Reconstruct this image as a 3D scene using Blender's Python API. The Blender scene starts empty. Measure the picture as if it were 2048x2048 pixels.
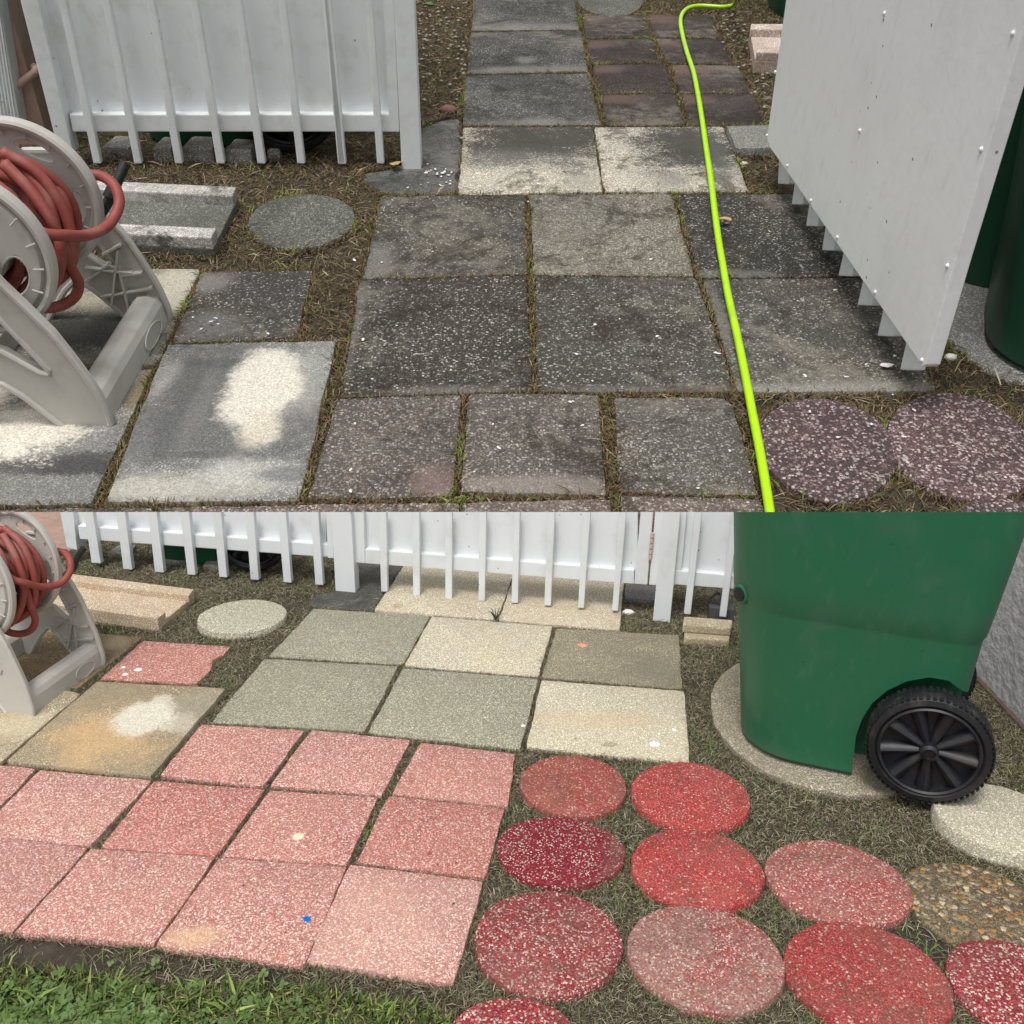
import bpy, bmesh, math, random
import numpy as np
from mathutils import Matrix, Vector
random.seed(7); RNG = np.random.default_rng(11)
R = math.radians
scene = bpy.context.scene
COL = scene.collection
F = 1950.0                      # focal length in px of a 2048 px wide picture

# ------------------------------------------------------------------ camera, sky, sun
def cam_matrix(h, yh, roll):
    t = math.atan((1024 - yh) / F)
    return Matrix.Translation((0, 0, h)) @ Matrix.Rotation(math.pi / 2 - t, 4, 'X') @ Matrix.Rotation(roll, 4, 'Z')

CB = cam_matrix(1.2, 330, .0166)      # the lower, level yard
CA = cam_matrix(2.2, -600, 0.0)       # the upper, sloping yard
cam_d = bpy.data.cameras.new('camera'); cam = bpy.data.objects.new('camera', cam_d); COL.objects.link(cam)
cam_d.sensor_width = 36; cam_d.lens = F / 2048 * 36; cam_d.clip_end = 500; cam_d.clip_start = .05
cam.matrix_world = CB; scene.camera = cam

world = bpy.data.worlds.new('World'); scene.world = world; world.use_nodes = True
SUN_EL, SUN_AZ = R(62), R(200)
nt = world.node_tree; sky = nt.nodes.new('ShaderNodeTexSky'); sky.sky_type = 'NISHITA'; sky.sun_disc = False
sky.sun_elevation = SUN_EL; sky.sun_rotation = SUN_AZ; sky.air_density = 1.0; sky.dust_density = 3.5; sky.ozone_density = .6
hs = nt.nodes.new('ShaderNodeHueSaturation'); hs.inputs['Saturation'].default_value = .14
nt.links.new(sky.outputs[0], hs.inputs['Color']); nt.links.new(hs.outputs[0], nt.nodes['Background'].inputs[0]); nt.nodes['Background'].inputs[1].default_value = .13
sd = bpy.data.lights.new('sun', 'SUN'); sd.energy = 1.5; sd.angle = R(16); sd.color = (1, .96, .9)
so = bpy.data.objects.new('sun', sd); COL.objects.link(so)
sdir = Vector((math.sin(SUN_AZ) * math.cos(SUN_EL), math.cos(SUN_AZ) * math.cos(SUN_EL), math.sin(SUN_EL)))
so.rotation_euler = sdir.to_track_quat('Z', 'Y').to_euler(); so.location = sdir * 30
scene.view_settings.view_transform = 'Standard'; scene.view_settings.look = 'None'
scene.view_settings.exposure = 0.3; scene.view_settings.gamma = 1

# ------------------------------------------------------------------ the two yards
OFF = {'a1': (0, 0), 'a2': (674, 0), 'a3': (1348, 0), 'a4': (0, 512), 'a5': (674, 512), 'a6': (1348, 512),
       'b1': (0, 1024), 'b2': (674, 1024), 'b3': (1348, 1024), 'b4': (0, 1536), 'b5': (674, 1536), 'b6': (1348, 1536)}
def Z(k, x, y):
    if k == 'n': return (x, y)
    if k == 'f': return (x * 1.06, y * 1.06)
    if k == 'c1': return (x / 4.83, 200 + y / 4.83)
    if k == 'c2': return (x / 4.83, 500 + y / 4.83)
    if k == 'c3': return (x / 4.293, 1024 + y / 4.293)
    o = OFF[k]; return (o[0] + x / 2.76, o[1] + y / 2.76)

class Yard:
    def __init__(s, C, k, cut):
        s.C = C; s.k = k; s.o = C.translation.copy(); s.M = CB @ C.inverted(); s.rot = C.to_3x3()
        s.cut_n = (s.rot @ Vector(cut)).normalized(); s.ex = []
    def ray(s, p): return s.rot @ Vector(((p[0] - 1024) / F, -(p[1] - 1024) / F, -1))
    def G(s, k, x, y, z=0.0):
        d = s.ray(Z(k, x, y)); return s.o + d * ((z - s.o.z) / d.z)
    def P(s, k, x, y, q, n):
        d = s.ray(Z(k, x, y)); return s.o + d * ((q - s.o).dot(n) / d.dot(n))
A = Yard(CA, 2.3, (0, -1, .02))      # cut normals point to the side that is removed
B = Yard(CB, .8, (0, 1, 0))

# ------------------------------------------------------------------ materials
def new_mat(name):
    m = bpy.data.materials.new(name); m.use_nodes = True
    return m, m.node_tree, m.node_tree.nodes['Principled BSDF']
class NB:
    """small node builder"""
    def __init__(s, nt): s.nt = nt; s.N = nt.nodes; s.L = nt.links
    def add(s, t, **kw):
        n = s.N.new(t)
        for k, v in kw.items(): setattr(n, k, v)
        return n
    def put(s, sock, v):
        if hasattr(v, 'is_linked') or isinstance(v, bpy.types.NodeSocket): s.L.new(v, sock)
        else: sock.default_value = v
    def math(s, op, a, b=0.0, c=None, clamp=False):
        n = s.add('ShaderNodeMath', operation=op, use_clamp=clamp); s.put(n.inputs[0], a); s.put(n.inputs[1], b)
        if c is not None: s.put(n.inputs[2], c)
        return n.outputs[0]
    def mix(s, f, a, b, bt='MIX'):
        n = s.add('ShaderNodeMix', data_type='RGBA', blend_type=bt); s.put(n.inputs[0], f)
        s.put(n.inputs[6], c4(a)); s.put(n.inputs[7], c4(b)); return n.outputs[2]
    def noise(s, vec, sc, det=4, rough=.55, dist=0.0):
        n = s.add('ShaderNodeTexNoise'); s.put(n.inputs['Vector'], vec); n.inputs['Scale'].default_value = sc
        n.inputs['Detail'].default_value = det; n.inputs['Roughness'].default_value = rough; n.inputs['Distortion'].default_value = dist; return n.outputs[0]
    def vor(s, vec, sc, feat='F1'):
        n = s.add('ShaderNodeTexVoronoi', feature=feat); s.put(n.inputs['Vector'], vec); n.inputs['Scale'].default_value = sc
        return n
    def ramp(s, f, stops, interp='LINEAR'):
        n = s.add('ShaderNodeValToRGB'); s.put(n.inputs[0], f); cr = n.color_ramp; cr.interpolation = interp
        while len(cr.elements) < len(stops): cr.elements.new(.5)
        for e, (p, c) in zip(cr.elements, stops):
            e.position = p; e.color = c4(c) if not isinstance(c, (int, float)) else (c, c, c, 1)
        return n.outputs[0]
    def step(s, f, lo, hi):
        n = s.add('ShaderNodeMapRange', interpolation_type='SMOOTHSTEP'); s.put(n.inputs[0], f)
        n.inputs[1].default_value = lo; n.inputs[2].default_value = hi; return n.outputs[0]
    def coord(s, off=None):
        t = s.add('ShaderNodeTexCoord').outputs['Object']
        if off is None: return t
        n = s.add('ShaderNodeVectorMath', operation='ADD'); s.L.new(t, n.inputs[0]); n.inputs[1].default_value = off
        return n.outputs[0]
    def bump(s, h, strength, dist, bsdf, normal=None):
        n = s.add('ShaderNodeBump'); n.inputs['Strength'].default_value = strength; n.inputs['Distance'].default_value = dist
        s.put(n.inputs['Height'], h)
        if normal is not None: s.L.new(normal, n.inputs['Normal'])
        s.L.new(n.outputs[0], bsdf.inputs['Normal']); return n.outputs[0]
def c4(c):
    if isinstance(c, (tuple, list)): return (c[0], c[1], c[2], 1)
    return c
def lum(c, f): return tuple(min(1, x * f) for x in c)

def plain(name, col, rough=.6, dirt=None, dirt_amt=.3, dsc=6, fine=.08, bumpd=0.0, bsc=60, k=1.0, streak=None):
    m, nt, b = new_mat(name); n = NB(nt); v = n.coord()
    f = n.noise(v, dsc / k, 6, .6)
    c = n.mix(n.math('MULTIPLY', n.noise(v, 40 / k, 3), fine * 2), col, lum(col, .6))
    if dirt: c = n.mix(n.math('MULTIPLY', n.step(f, .48, .72), dirt_amt), c, dirt)
    if streak:
        mp = n.add('ShaderNodeMapping'); n.L.new(v, mp.inputs[0]); mp.inputs['Scale'].default_value = (streak[1] / k, streak[1] / k, streak[1] * .4 / k)
        sf = n.noise(mp.outputs[0], 1, 5, .6)
        c = n.mix(n.math('MULTIPLY', n.step(sf, .52, .8), streak[2]), c, streak[0])
        sp = n.vor(v, 28 / k); sp2 = n.step(sp.outputs['Distance'], .1, .05)
        rr = n.add('ShaderNodeSeparateColor'); n.L.new(sp.outputs['Color'], rr.inputs[0])
        c = n.mix(n.math('MULTIPLY', sp2, n.step(rr.outputs[0], .62, .7)), c, lum(streak[0], .35))
    n.L.new(c, b.inputs['Base Color']); b.inputs['Roughness'].default_value = rough
    if bumpd: n.bump(n.noise(v, bsc / k, 5, .6), .6, bumpd * k, b)
    return m

_seed = [0]
def aggregate(name, base, peb, k, amount=.5, cell=.006, dirt=None, dirt_amt=.5, dirt_sc=3.0, patches=(), rough=.85,
              bump=.5, spots=None, grit=.75, grain=.4, eff=None):
    """concrete with stones showing: base matrix, list of pebble colours, dirt in cloudy patches, stains of a given shape"""
    m, nt, b = new_mat(name); n = NB(nt); _seed[0] += 1
    off = (_seed[0] * 3.17, _seed[0] * 1.3, 0); raw = n.coord(); v = n.coord(off)
    w = n.add('ShaderNodeVectorMath', operation='ADD'); n.L.new(v, w.inputs[0])
    nn = n.add('ShaderNodeTexNoise'); n.L.new(v, nn.inputs['Vector']); nn.inputs['Scale'].default_value = .9 / (cell * k)
    ws = n.add('ShaderNodeVectorMath', operation='SCALE'); n.L.new(nn.outputs['Color'], ws.inputs[0]); ws.inputs['Scale'].default_value = cell * k * 1.1
    n.L.new(ws.outputs[0], w.inputs[1]); vv = w.outputs[0]
    vo = n.vor(vv, 1 / (cell * k)); vs = n.vor(vv, 1 / (cell * k * .45))
    def rnd(node, ch):
        q = n.add('ShaderNodeSeparateColor'); n.L.new(node.outputs['Color'], q.inputs[0]); return q.outputs[ch]
    r, r2 = rnd(vo, 0), rnd(vo, 1)
    cmat = n.mix(n.noise(v, 220 / k, 4, .7), lum(base, .6), lum(base, 1.3))
    fg = n.vor(v, 1 / (.0021 * k)); fr = rnd(fg, 0); cmat = n.mix(n.math('MULTIPLY', fr, grit), cmat, lum(base, .25)); cmat = n.mix(n.math('MULTIPLY', n.step(rnd(fg, 1), .78, .8), grit), cmat, lum(base, 2.3))
    # small grit
    cmat = n.mix(n.math('MULTIPLY', n.step(rnd(vs, 0), .62, .66), n.step(vs.outputs['Distance'], .5, .3)), cmat, lum(peb[0], .8))
    st = [(i / max(1, len(peb)), p) for i, p in enumerate(peb)]
    cp = n.ramp(r2, st, 'CONSTANT'); cp = n.mix(n.math('MULTIPLY', rnd(vo, 2), .45), cp, lum(base, .6))
    inside = n.math('MULTIPLY', n.step(vo.outputs['Distance'], .60, .46), n.step(r, 1 - amount - .02, 1 - amount + .02))
    c = n.mix(inside, cmat, cp)
    if dirt:
        f = n.noise(v, dirt_sc / k, 7, .62, dist=1.3); f2 = n.noise(v, 45 / k, 4, .7)
        d = n.step(n.math('ADD', f, n.math('MULTIPLY', n.math('SUBTRACT', f2, .5), .35)), .40, .60)
        c = n.mix(n.math('MULTIPLY', d, dirt_amt), c, dirt)
        # grime clings between the stones, stone tops stay cleaner
        c = n.mix(n.math('MULTIPLY', n.math('MULTIPLY', inside, .6), d), c, cp)
    if eff:
        f = n.math('ADD', n.noise(v, 2.1 / k, 8, .68, dist=.8), n.math('MULTIPLY', n.math('SUBTRACT', n.noise(v, 30 / k, 5, .75), .5), .5))
        c = n.mix(n.math('MULTIPLY', n.step(f, .50, .68), eff[1]), c, eff[0])
        f = n.math('ADD', n.noise(v, 3.7 / k, 8, .7, dist=1.6), n.math('MULTIPLY', n.math('SUBTRACT', n.noise(v, 38 / k, 5, .75), .5), .5))
        c = n.mix(n.math('MULTIPLY', n.step(f, .50, .64), eff[3]), c, eff[2])
    for (cx, cy, rx, ry, ang, colr, amp, soft, strength) in patches:
        mp = n.add('ShaderNodeMapping', vector_type='TEXTURE'); n.L.new(raw, mp.inputs[0])
        mp.inputs['Location'].default_value = (cx, cy, 0); mp.inputs['Rotation'].default_value = (0, 0, ang)
        mp.inputs['Scale'].default_value = (rx, ry, 1e3)
        ln = n.add('ShaderNodeVectorMath', operation='LENGTH'); n.L.new(mp.outputs[0], ln.inputs[0])
        e = n.math('ADD', n.math('ADD', ln.outputs['Value'], n.math('MULTIPLY', n.math('SUBTRACT', n.noise(v, 3.2 / k, 3, .5), .5), amp * 1.7)), n.math('MULTIPLY', n.math('SUBTRACT', n.noise(v, 11 / k, 8, .72), .5), amp * 1.8))
        e = n.math('ADD', e, n.math('MULTIPLY', n.math('SUBTRACT', n.noise(v, 110 / k, 3, .7), .5), amp * .9)); e = n.math('ADD', e, n.math('MULTIPLY', n.math('SUBTRACT', fr, .5), amp * grain)); e = n.math('ADD', e, n.math('MULTIPLY', n.math('SUBTRACT', r, .5), amp * grain * .8))
        f = n.math('MULTIPLY', n.step(e, 1 + soft, 1 - soft), strength); c = n.mix(f, c, colr)
    if spots:
        colr, size, frac = spots; s1 = n.vor(v, 1 / (size * k * 6)); q = rnd(s1, 1)
        c = n.mix(n.math('MULTIPLY', n.step(n.math('ADD', s1.outputs['Distance'], n.math('MULTIPLY', nn.outputs[0], .08)), .15, .1), n.step(q, 1 - frac, 1.01 - frac)), c, colr)
    b.inputs['Specular IOR Level'].default_value = .15
    # sand grain and pits run through matrix, grime and stains alike
    gv = n.math('ADD', n.math('MULTIPLY', fr, .62), n.math('MULTIPLY', n.noise(v, 150 / k, 5, .8), .9)); gv = n.math('ADD', gv, n.math('MULTIPLY', n.step(n.noise(v, 70 / k, 4, .75), .60, .70), -.22)); gv = n.math('ADD', gv, .30)
    cb_ = n.add('ShaderNodeCombineColor'); [n.L.new(gv, q) for q in cb_.inputs[:3]]; c = n.mix(min(1.0, grit * 1.3), c, cb_.outputs[0], 'MULTIPLY')
    n.L.new(c, b.inputs['Base Color']); b.inputs['Roughness'].default_value = rough
    h = n.math('ADD', n.math('MULTIPLY', inside, n.math('SUBTRACT', .6, vo.outputs['Distance'])), n.math('MULTIPLY', n.noise(v, 260 / k, 3), .5))
    n.bump(h, bump, cell * k * .5, b)
    return m

def blade_mat(name, rough=.75):
    m, nt, b = new_mat(name); n = NB(nt); a = n.add('ShaderNodeAttribute', attribute_name='Col')
    n.L.new(a.outputs['Color'], b.inputs['Base Color']); b.inputs['Roughness'].default_value = rough
    b.inputs['Specular IOR Level'].default_value = .2
    return m

WHITE_A = plain('aged white paint', (.80, .83, .84), .5, (.42, .40, .35), .25, 16, .05, .0008, 50, A.k, ((.58, .56, .52), 34, .2))
WHITE_B = plain('white fence paint', (.70, .73, .75), .5, (.40, .40, .37), .3, 7, .05, .0008, 50, B.k, ((.56, .55, .51), 40, .2))
PANEL_A = plain('weathered white panel', (.84, .845, .85), .5, (.45, .45, .45), .3, 2.2, .05, .001, 60, A.k, ((.50, .49, .47), 40, .3))
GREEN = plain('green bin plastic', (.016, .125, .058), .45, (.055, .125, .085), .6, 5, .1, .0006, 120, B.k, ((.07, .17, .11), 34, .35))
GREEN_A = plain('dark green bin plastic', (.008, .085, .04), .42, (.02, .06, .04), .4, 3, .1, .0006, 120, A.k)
BLACK = plain('black plastic', (.009, .010, .013), .48, (.06, .06, .06), .3, 20, .1, .0005, 200, 1)
RUBBER = plain('black tyre plastic', (.010, .011, .014), .5, (.09, .085, .07), .35, 30, .2, .001, 150, 1)
REEL = plain('beige grey plastic', (.50, .485, .445), .5, (.34, .31, .26), .45, 7, .06, .0006, 90, 1)
HOSE = plain('faded red rubber', (.29, .062, .048), .6, (.38, .17, .14), .6, 9, .15, .001, 70, 1)
LIME = plain('lime hose plastic', (.43, .76, .0), .3, (.30, .50, .02), .5, 9, .02, .0003, 80, 1)
PINKW = plain('pink stucco wall', (.62, .42, .34), .9, (.32, .19, .13), .4, 5, .2, .012, 14, 1.5)
GREYW = plain('grey stucco wall', (.58, .58, .59), .9, (.40, .39, .39), .4, 5, .2, .02, 24, .8)
SOIL = plain('dark garden soil', (.055, .042, .03), .95, (.10, .08, .06), .6, 9, .5, .01, 60, 1)
SOILA = plain('dark leafy soil', (.050, .040, .029), .95, (.085, .07, .05), .6, 4, .5, .02, 26, 1)
CHIP = plain('white flake', (.75, .73, .70), .8)
ZINC = plain('screw paint', (.74, .75, .76), .35)
BLADES = blade_mat('dry grass blades'); GBLADES = blade_mat('green grass blades', .55)

# ------------------------------------------------------------------ object helpers
def tag(o, label=None, cat=None, group=None, kind=None):
    if label: o['label'] = label
    if cat: o['category'] = cat
    if group: o['group'] = group
    if kind: o['kind'] = kind
    return o
def build(S, name, verts, faces, mat, origin=None, parent=None, smooth=False, cut=True, bevel=0.0, mats=None):
    """one mesh object from set-local coordinates"""
    bm = bmesh.new(); vs = [bm.verts.new(v) for v in verts]
    for f in faces:
        try: bm.faces.new([vs[i] for i in f])
        except ValueError: pass
    bmesh.ops.recalc_face_normals(bm, faces=bm.faces)
    if bevel:
        es = [e for e in bm.edges if len(e.link_faces) == 2 and e.calc_face_angle(0) > .5]
        bmesh.ops.bevel(bm, geom=es, offset=bevel, segments=2, affect='EDGES', profile=.6)
    if cut:
        r = bmesh.ops.bisect_plane(bm, geom=bm.verts[:] + bm.edges[:] + bm.faces[:], dist=1e-5, plane_co=S.o, plane_no=S.cut_n, clear_outer=True)
        ce = [e for e in r['geom_cut'] if isinstance(e, bmesh.types.BMEdge)]
        if ce:
            try: bmesh.ops.holes_fill(bm, edges=ce, sides=0)
            except Exception: pass
    me = bpy.data.meshes.new(name); org = Vector(origin) if origin is not None else (Vector(parent['_o']) if parent is not None else None)
    if org is None:
        org = sum((v.co for v in bm.verts), Vector()) / max(1, len(bm.verts)); org.z = min((v.co.z for v in bm.verts), default=0)
    for v in bm.verts: v.co -= org
    bm.to_mesh(me); bm.free(); me.materials.append(mat)
    if smooth:
        for p in me.polygons: p.use_smooth = True
        if smooth != 'all': me.set_sharp_from_angle(angle=R(40))
    o = bpy.data.objects.new(name, me); COL.objects.link(o)
    if parent is not None:
        o.parent = parent; d = org - Vector(parent['_o']); o.location = d
    else: o.matrix_world = S.M @ Matrix.Translation(org)
    o['_o'] = list(org)
    return o
def thing(S, name, org, label, cat, group=None):
    o = bpy.data.objects.new(name, None); COL.objects.link(o); o.empty_display_size = .05
    o.matrix_world = S.M @ Matrix.Translation(Vector(org)); o['_o'] = list(org); return tag(o, label, cat, group)

def prism(poly, d):
    """polygon (list of Vector) extruded along d"""
    n = len(poly); V = [Vector(p) for p in poly] + [Vector(p) + d for p in poly]
    Fc = [list(range(n)), list(range(2 * n - 1, n - 1, -1))] + [[i, (i + 1) % n, n + (i + 1) % n, n + i] for i in range(n)]
    return V, Fc
def boxv(c, x, y, z):
    """box from centre and three half-vectors"""
    c, x, y, z = map(Vector, (c, x, y, z))
    return prism([c - x - y - z, c + x - y - z, c + x + y - z, c - x + y - z], z * 2)
def join(*parts):
    V, Fc = [], []
    for v, f in parts:
        o = len(V); V += list(v); Fc += [[i + o for i in q] for q in f]
    return V, Fc
def catmull(pts, m=8):
    P = [Vector(p) for p in pts]; P = [P[0] * 2 - P[1]] + P + [P[-1] * 2 - P[-2]]; out = []
    for i in range(1, len(P) - 2):
        for j in range(m):
            t = j / m; a, b, c, d = P[i - 1], P[i], P[i + 1], P[i + 2]
            out.append(.5 * ((2 * b) + (c - a) * t + (2 * a - 5 * b + 4 * c - d) * t * t + (3 * b - a - 3 * c + d) * t ** 3))
    out.append(P[-2]); return out
def tube(path, r, seg=12, closed=False, caps=True):
    P = [Vector(p) for p in path]; n = len(P); V, Fc = [], []; up = Vector((0.1, .2, 1)).normalized()
    for i, p in enumerate(P):
        a = P[(i + 1) % n] if (closed or i < n - 1) else p; b = P[i - 1] if (closed or i > 0) else p
        t = (a - b).normalized(); s = up - t * up.dot(t)
        if s.length < 1e-4: s = t.orthogonal()
        s.normalize(); up = s; q = t.cross(s)
        rr = r(i / (n - 1)) if callable(r) else r
        V += [p + (s * math.cos(2 * math.pi * j / seg) + q * math.sin(2 * math.pi * j / seg)) * rr for j in range(seg)]
    m = n if closed else n - 1
    for i in range(m):
        for j in range(seg):
            a = i * seg; b = ((i + 1) % n) * seg; Fc.append([a + j, a + (j + 1) % seg, b + (j + 1) % seg, b + j])
    if not closed and caps: Fc += [list(range(seg))[::-1], list(range((n - 1) * seg, n * seg))]
    return V, Fc
def lathe(c, ax, prof, seg=48, x0=None):
    """profile of (radius, along-axis) rotated about ax through c; closed profile loop"""
    ax = Vector(ax).normalized(); x = (Vector(x0) if x0 is not None else ax.orthogonal()).normalized(); y = ax.cross(x); n = len(prof); V, Fc = [], []
    for i in range(seg):
        t = 2 * math.pi * i / seg; d = x * math.cos(t) + y * math.sin(t)
        V += [c + d * r + ax * h for r, h in prof]
    for i in range(seg):
        for j in range(n):
            a = i * n; b = ((i + 1) % seg) * n; Fc.append([a + j, a + (j + 1) % n, b + (j + 1) % n, b + j])
    return V, Fc

# ------------------------------------------------------------------ pavers
def slab_mesh(poly, zt, thick, jit, rng, step, bev):
    out = []
    n = len(poly)
    for i in range(n):
        a, b = poly[i], poly[(i + 1) % n]; L = (b - a).length; m = max(2, int(L / step)); t = (b - a) / L; nn = Vector((t.y, -t.x, 0))
        w = 0
        for j in range(m):
            w = w * .6 + rng.uniform(-1, 1) * jit
            off = nn * (w if j else 0); p = a + (b - a) * (j / m) + off
            if j == 0:   # knocked-off corner
                cdir = ((poly[i - 1] - a).normalized() + t); p = a + cdir * jit * .9
            out.append(p)
    c = sum(out, Vector()) / len(out); V = []; Fc = []; m = len(out)
    def ring(inset, z):
        o = len(V)
        for p in out:
            d = (c - p); d.z = 0; d.normalize(); q = p + d * inset; V.append(Vector((q.x, q.y, z)))
        return o
    rs = [ring(bev * 1.1, zt), ring(bev * .35, zt - bev * .3), ring(0, zt - bev), ring(-bev * .2, zt - thick)]
    Fc.append([rs[0] + i for i in range(m)])
    for a, b in zip(rs, rs[1:]): Fc += [[a + i, a + (i + 1) % m, b + (i + 1) % m, b + i] for i in range(m)]
    Fc.append([rs[-1] + i for i in range(m)][::-1])
    return V, Fc
def area(p): return sum(p[i].x * p[(i + 1) % len(p)].y - p[(i + 1) % len(p)].x * p[i].y for i in range(len(p)))
def paver(S, pts, mat, label, group, zt=.012, name='square_paver', thick=.04, jit=.0016, cat='paver', rise=None):
    k = S.k; poly = [S.G(*p, z=zt * k) for p in pts]
    if area(poly) < 0: poly.reverse()
    S.ex.append(np.array([[p.x, p.y] for p in poly]))
    rng = random.Random(int(sum(p[1] * 3 + p[2] * 7 for p in pts)))
    V, Fc = slab_mesh(poly, zt * k, thick * k, jit * k, rng, .02 * k, .0020 * k)
    c = sum(poly, Vector()) / len(poly); c.z = zt * k - thick * k
    if rise is None: rise = (rng.uniform(-.006, .006), rng.uniform(-.006, .006), 0)
    if rise:
        V = [Vector((v.x, v.y, v.z + (v - c).dot(Vector(rise)))) for v in V]
    o = build(S, name, V, Fc, mat(c) if callable(mat) else mat, origin=c, smooth=True); return tag(o, label, cat, group)
def ell(S, k, cx, cy, rx, ry, zt):
    n_, f_ = S.G(k, cx, cy + ry, zt), S.G(k, cx, cy - ry, zt); mid = (n_ + f_) / 2
    l, r = S.G(k, cx - rx, cy, zt), S.G(k, cx + rx, cy, zt); h = S.G(k, cx, cy, zt)
    t = abs((h - mid).length / ((n_ - f_).length / 2)); hw = (r - l).length / 2 / max(.6, math.sqrt(max(.1, 1 - t * t)))
    return mid, hw, (n_ - f_).length / 2, math.atan2(f_.y - n_.y, f_.x - n_.x)
def round_paver(S, k, cx, cy, rx, ry, mat, label, group, zt=.02, thick=.045, cat='stepping stone', jit=.0012, name='round_paver'):
    kk = S.k; mid, a, b, ang = ell(S, k, cx, cy, rx, ry, zt * kk)
    N = 72; ph = [random.uniform(0, 6.28) for _ in range(4)]; poly = []
    u = Vector((math.cos(ang), math.sin(ang), 0)); v = Vector((u.y, -u.x, 0))
    for i in range(N):
        t = -2 * math.pi * i / N; w = 1 + .010 * math.sin(2 * t + ph[0]) + .008 * math.sin(3 * t + ph[1]) + .006 * math.sin(5 * t + ph[2]) + random.uniform(-.011, .011)
        p = mid + v * (a * w * math.cos(t)) + u * (b * w * math.sin(t)); poly.append(p)
    if area(poly) < 0: poly.reverse()
    S.ex.append(np.array([[p.x, p.y] for p in poly[::3]]))
    V, Fc = [], []; c = mid.copy()
    def ring(s_, z):
        o = len(V)
        for p in poly:
            d = (p - mid); V.append(Vector((mid.x + d.x * s_, mid.y + d.y * s_, z)))
        return o
    bz = .006 * kk; rs = [ring(.955, zt * kk), ring(.985, zt * kk - bz * .25), ring(1, zt * kk - bz), ring(1.0, (zt - thick) * kk)]
    Fc.append([rs[0] + i for i in range(N)])
    for p, q in zip(rs, rs[1:]): Fc += [[p + i, p + (i + 1) % N, q + (i + 1) % N, q + i] for i in range(N)]
    Fc.append([rs[-1] + i for i in range(N)][::-1])
    c.z = (zt - thick) * kk
    o = build(S, name, V, Fc, mat, origin=c, smooth=True); return tag(o, label, cat, group)

# stains: patch traced in the photograph -> ellipse in the paver's own coordinates
def patch(S, c, k, cx, cy, rx, ry, col, amp=.5, soft=.15, strength=1.0, ang=0.0, z=.018):
    mid, a, b, an = ell(S, k, cx, cy, rx, ry, z * S.k)
    return (mid.x - c.x, mid.y - c.y, a, b, ang, col, amp, soft, strength)

# ================================================================== UPPER YARD (weathered paving)
kA = A.k
DK = [(.06, .06, .055), (.13, .13, .12), (.20, .195, .18), (.32, .31, .29), (.50, .48, .45)]
GA = 'weathered square pavers of the upper yard'
def dark_mat(nm, base, amount=.35, dirt=(.035, .034, .032), damt=.7, dsc=3, pch=(), peb=DK, cell=.0045, spots=((.62, .60, .57), .0016, .10)):
    def f(c):
        return aggregate(nm, base, peb, kA, amount, cell, dirt, damt, dsc, [patch(A, c, *p) for p in pch], spots=spots, bump=.9,
                         eff=((.27, .245, .20), .4, (.026, .021, .015), .68))
    return f
RIM = (.16, .155, .14)
paver(A, [('a5', 130, 135), ('a5', 1045, 110), ('a5', 1080, 742), ('a5', 20, 775)],
      dark_mat('dark speckled slab', (0.0591, 0.0522, 0.0417), .40, (.03, .028, .026), .8, 2.2, [('a5', 640, 745, 330, 40, RIM, .5, .5, .6), ('a5', 60, 460, 55, 300, RIM, .5, .5, .5)]),
      'darkest speckled slab, second row from the front, next to the grass strip', GA)
paver(A, [('a5', 1092, 112), ('a6', 120, 120), ('a6', 335, 748), ('a5', 1110, 745)],
      dark_mat('dark grey slab', (0.0838, 0.0756, 0.0602), .45, (.05, .049, .045), .6, 2.6, [('a5', 1560, 730, 430, 40, RIM, .5, .5, .5)]),
      'dark grey slab with two white flecks, second row, left of the lime hose', GA)
paver(A, [('a6', 160, 122), ('a6', 1100, 118), ('a6', 1450, 745), ('a6', 352, 752)],
      dark_mat('grey slab by gate', (0.0937, 0.0855, 0.0695), .4, (.05, .05, .047), .6, 2.5, [('a6', 880, 730, 560, 45, (.26, .255, .23), .5, .5, .6), ('a6', 210, 300, 60, 200, RIM, .5, .4, .6)]),
      'mid grey slab right of the lime hose, under the near end of the gate', GA)
paver(A, [('a2', 245, 1085), ('a2', 1040, 1075), ('a5', 1050, 100), ('a5', 140, 122)],
      dark_mat('grey brown slab', (0.0769, 0.0684, 0.0540), .35, (.045, .043, .04), .7, 2.4, [('a5', 200, 60, 110, 130, (.17, .165, .15), .5, .4, .7)]),
      'grey slab with a pale left rim, touching the poured dark concrete', GA)
paver(A, [('a2', 1062, 1075), ('a3', -10, 1066), ('a6', 112, 110), ('a5', 1085, 105)],
      dark_mat('paler grey slab', (0.1972, 0.1773, 0.1389), .5, (.08, .078, .07), .55, 2.2, peb=[(.14, .14, .13), (.24, .235, .215), (.33, .32, .29), (.42, .41, .38)]),
      'paler grey gritty slab below the black stained pale slabs, left of the lime hose', GA)
paver(A, [('a3', 8, 1072), ('a3', 1080, 1068), ('a6', 1090, 112), ('a6', 142, 118)],
      dark_mat('black grey slab', (0.0493, 0.0450, 0.0370), .4, (.028, .028, .027), .8, 2.5, [('a6', 330, 90, 200, 30, (.15, .15, .14), .5, .5, .6)]),
      'very dark slab crossed by the lime hose, under the hinge end of the gate', GA)
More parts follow.
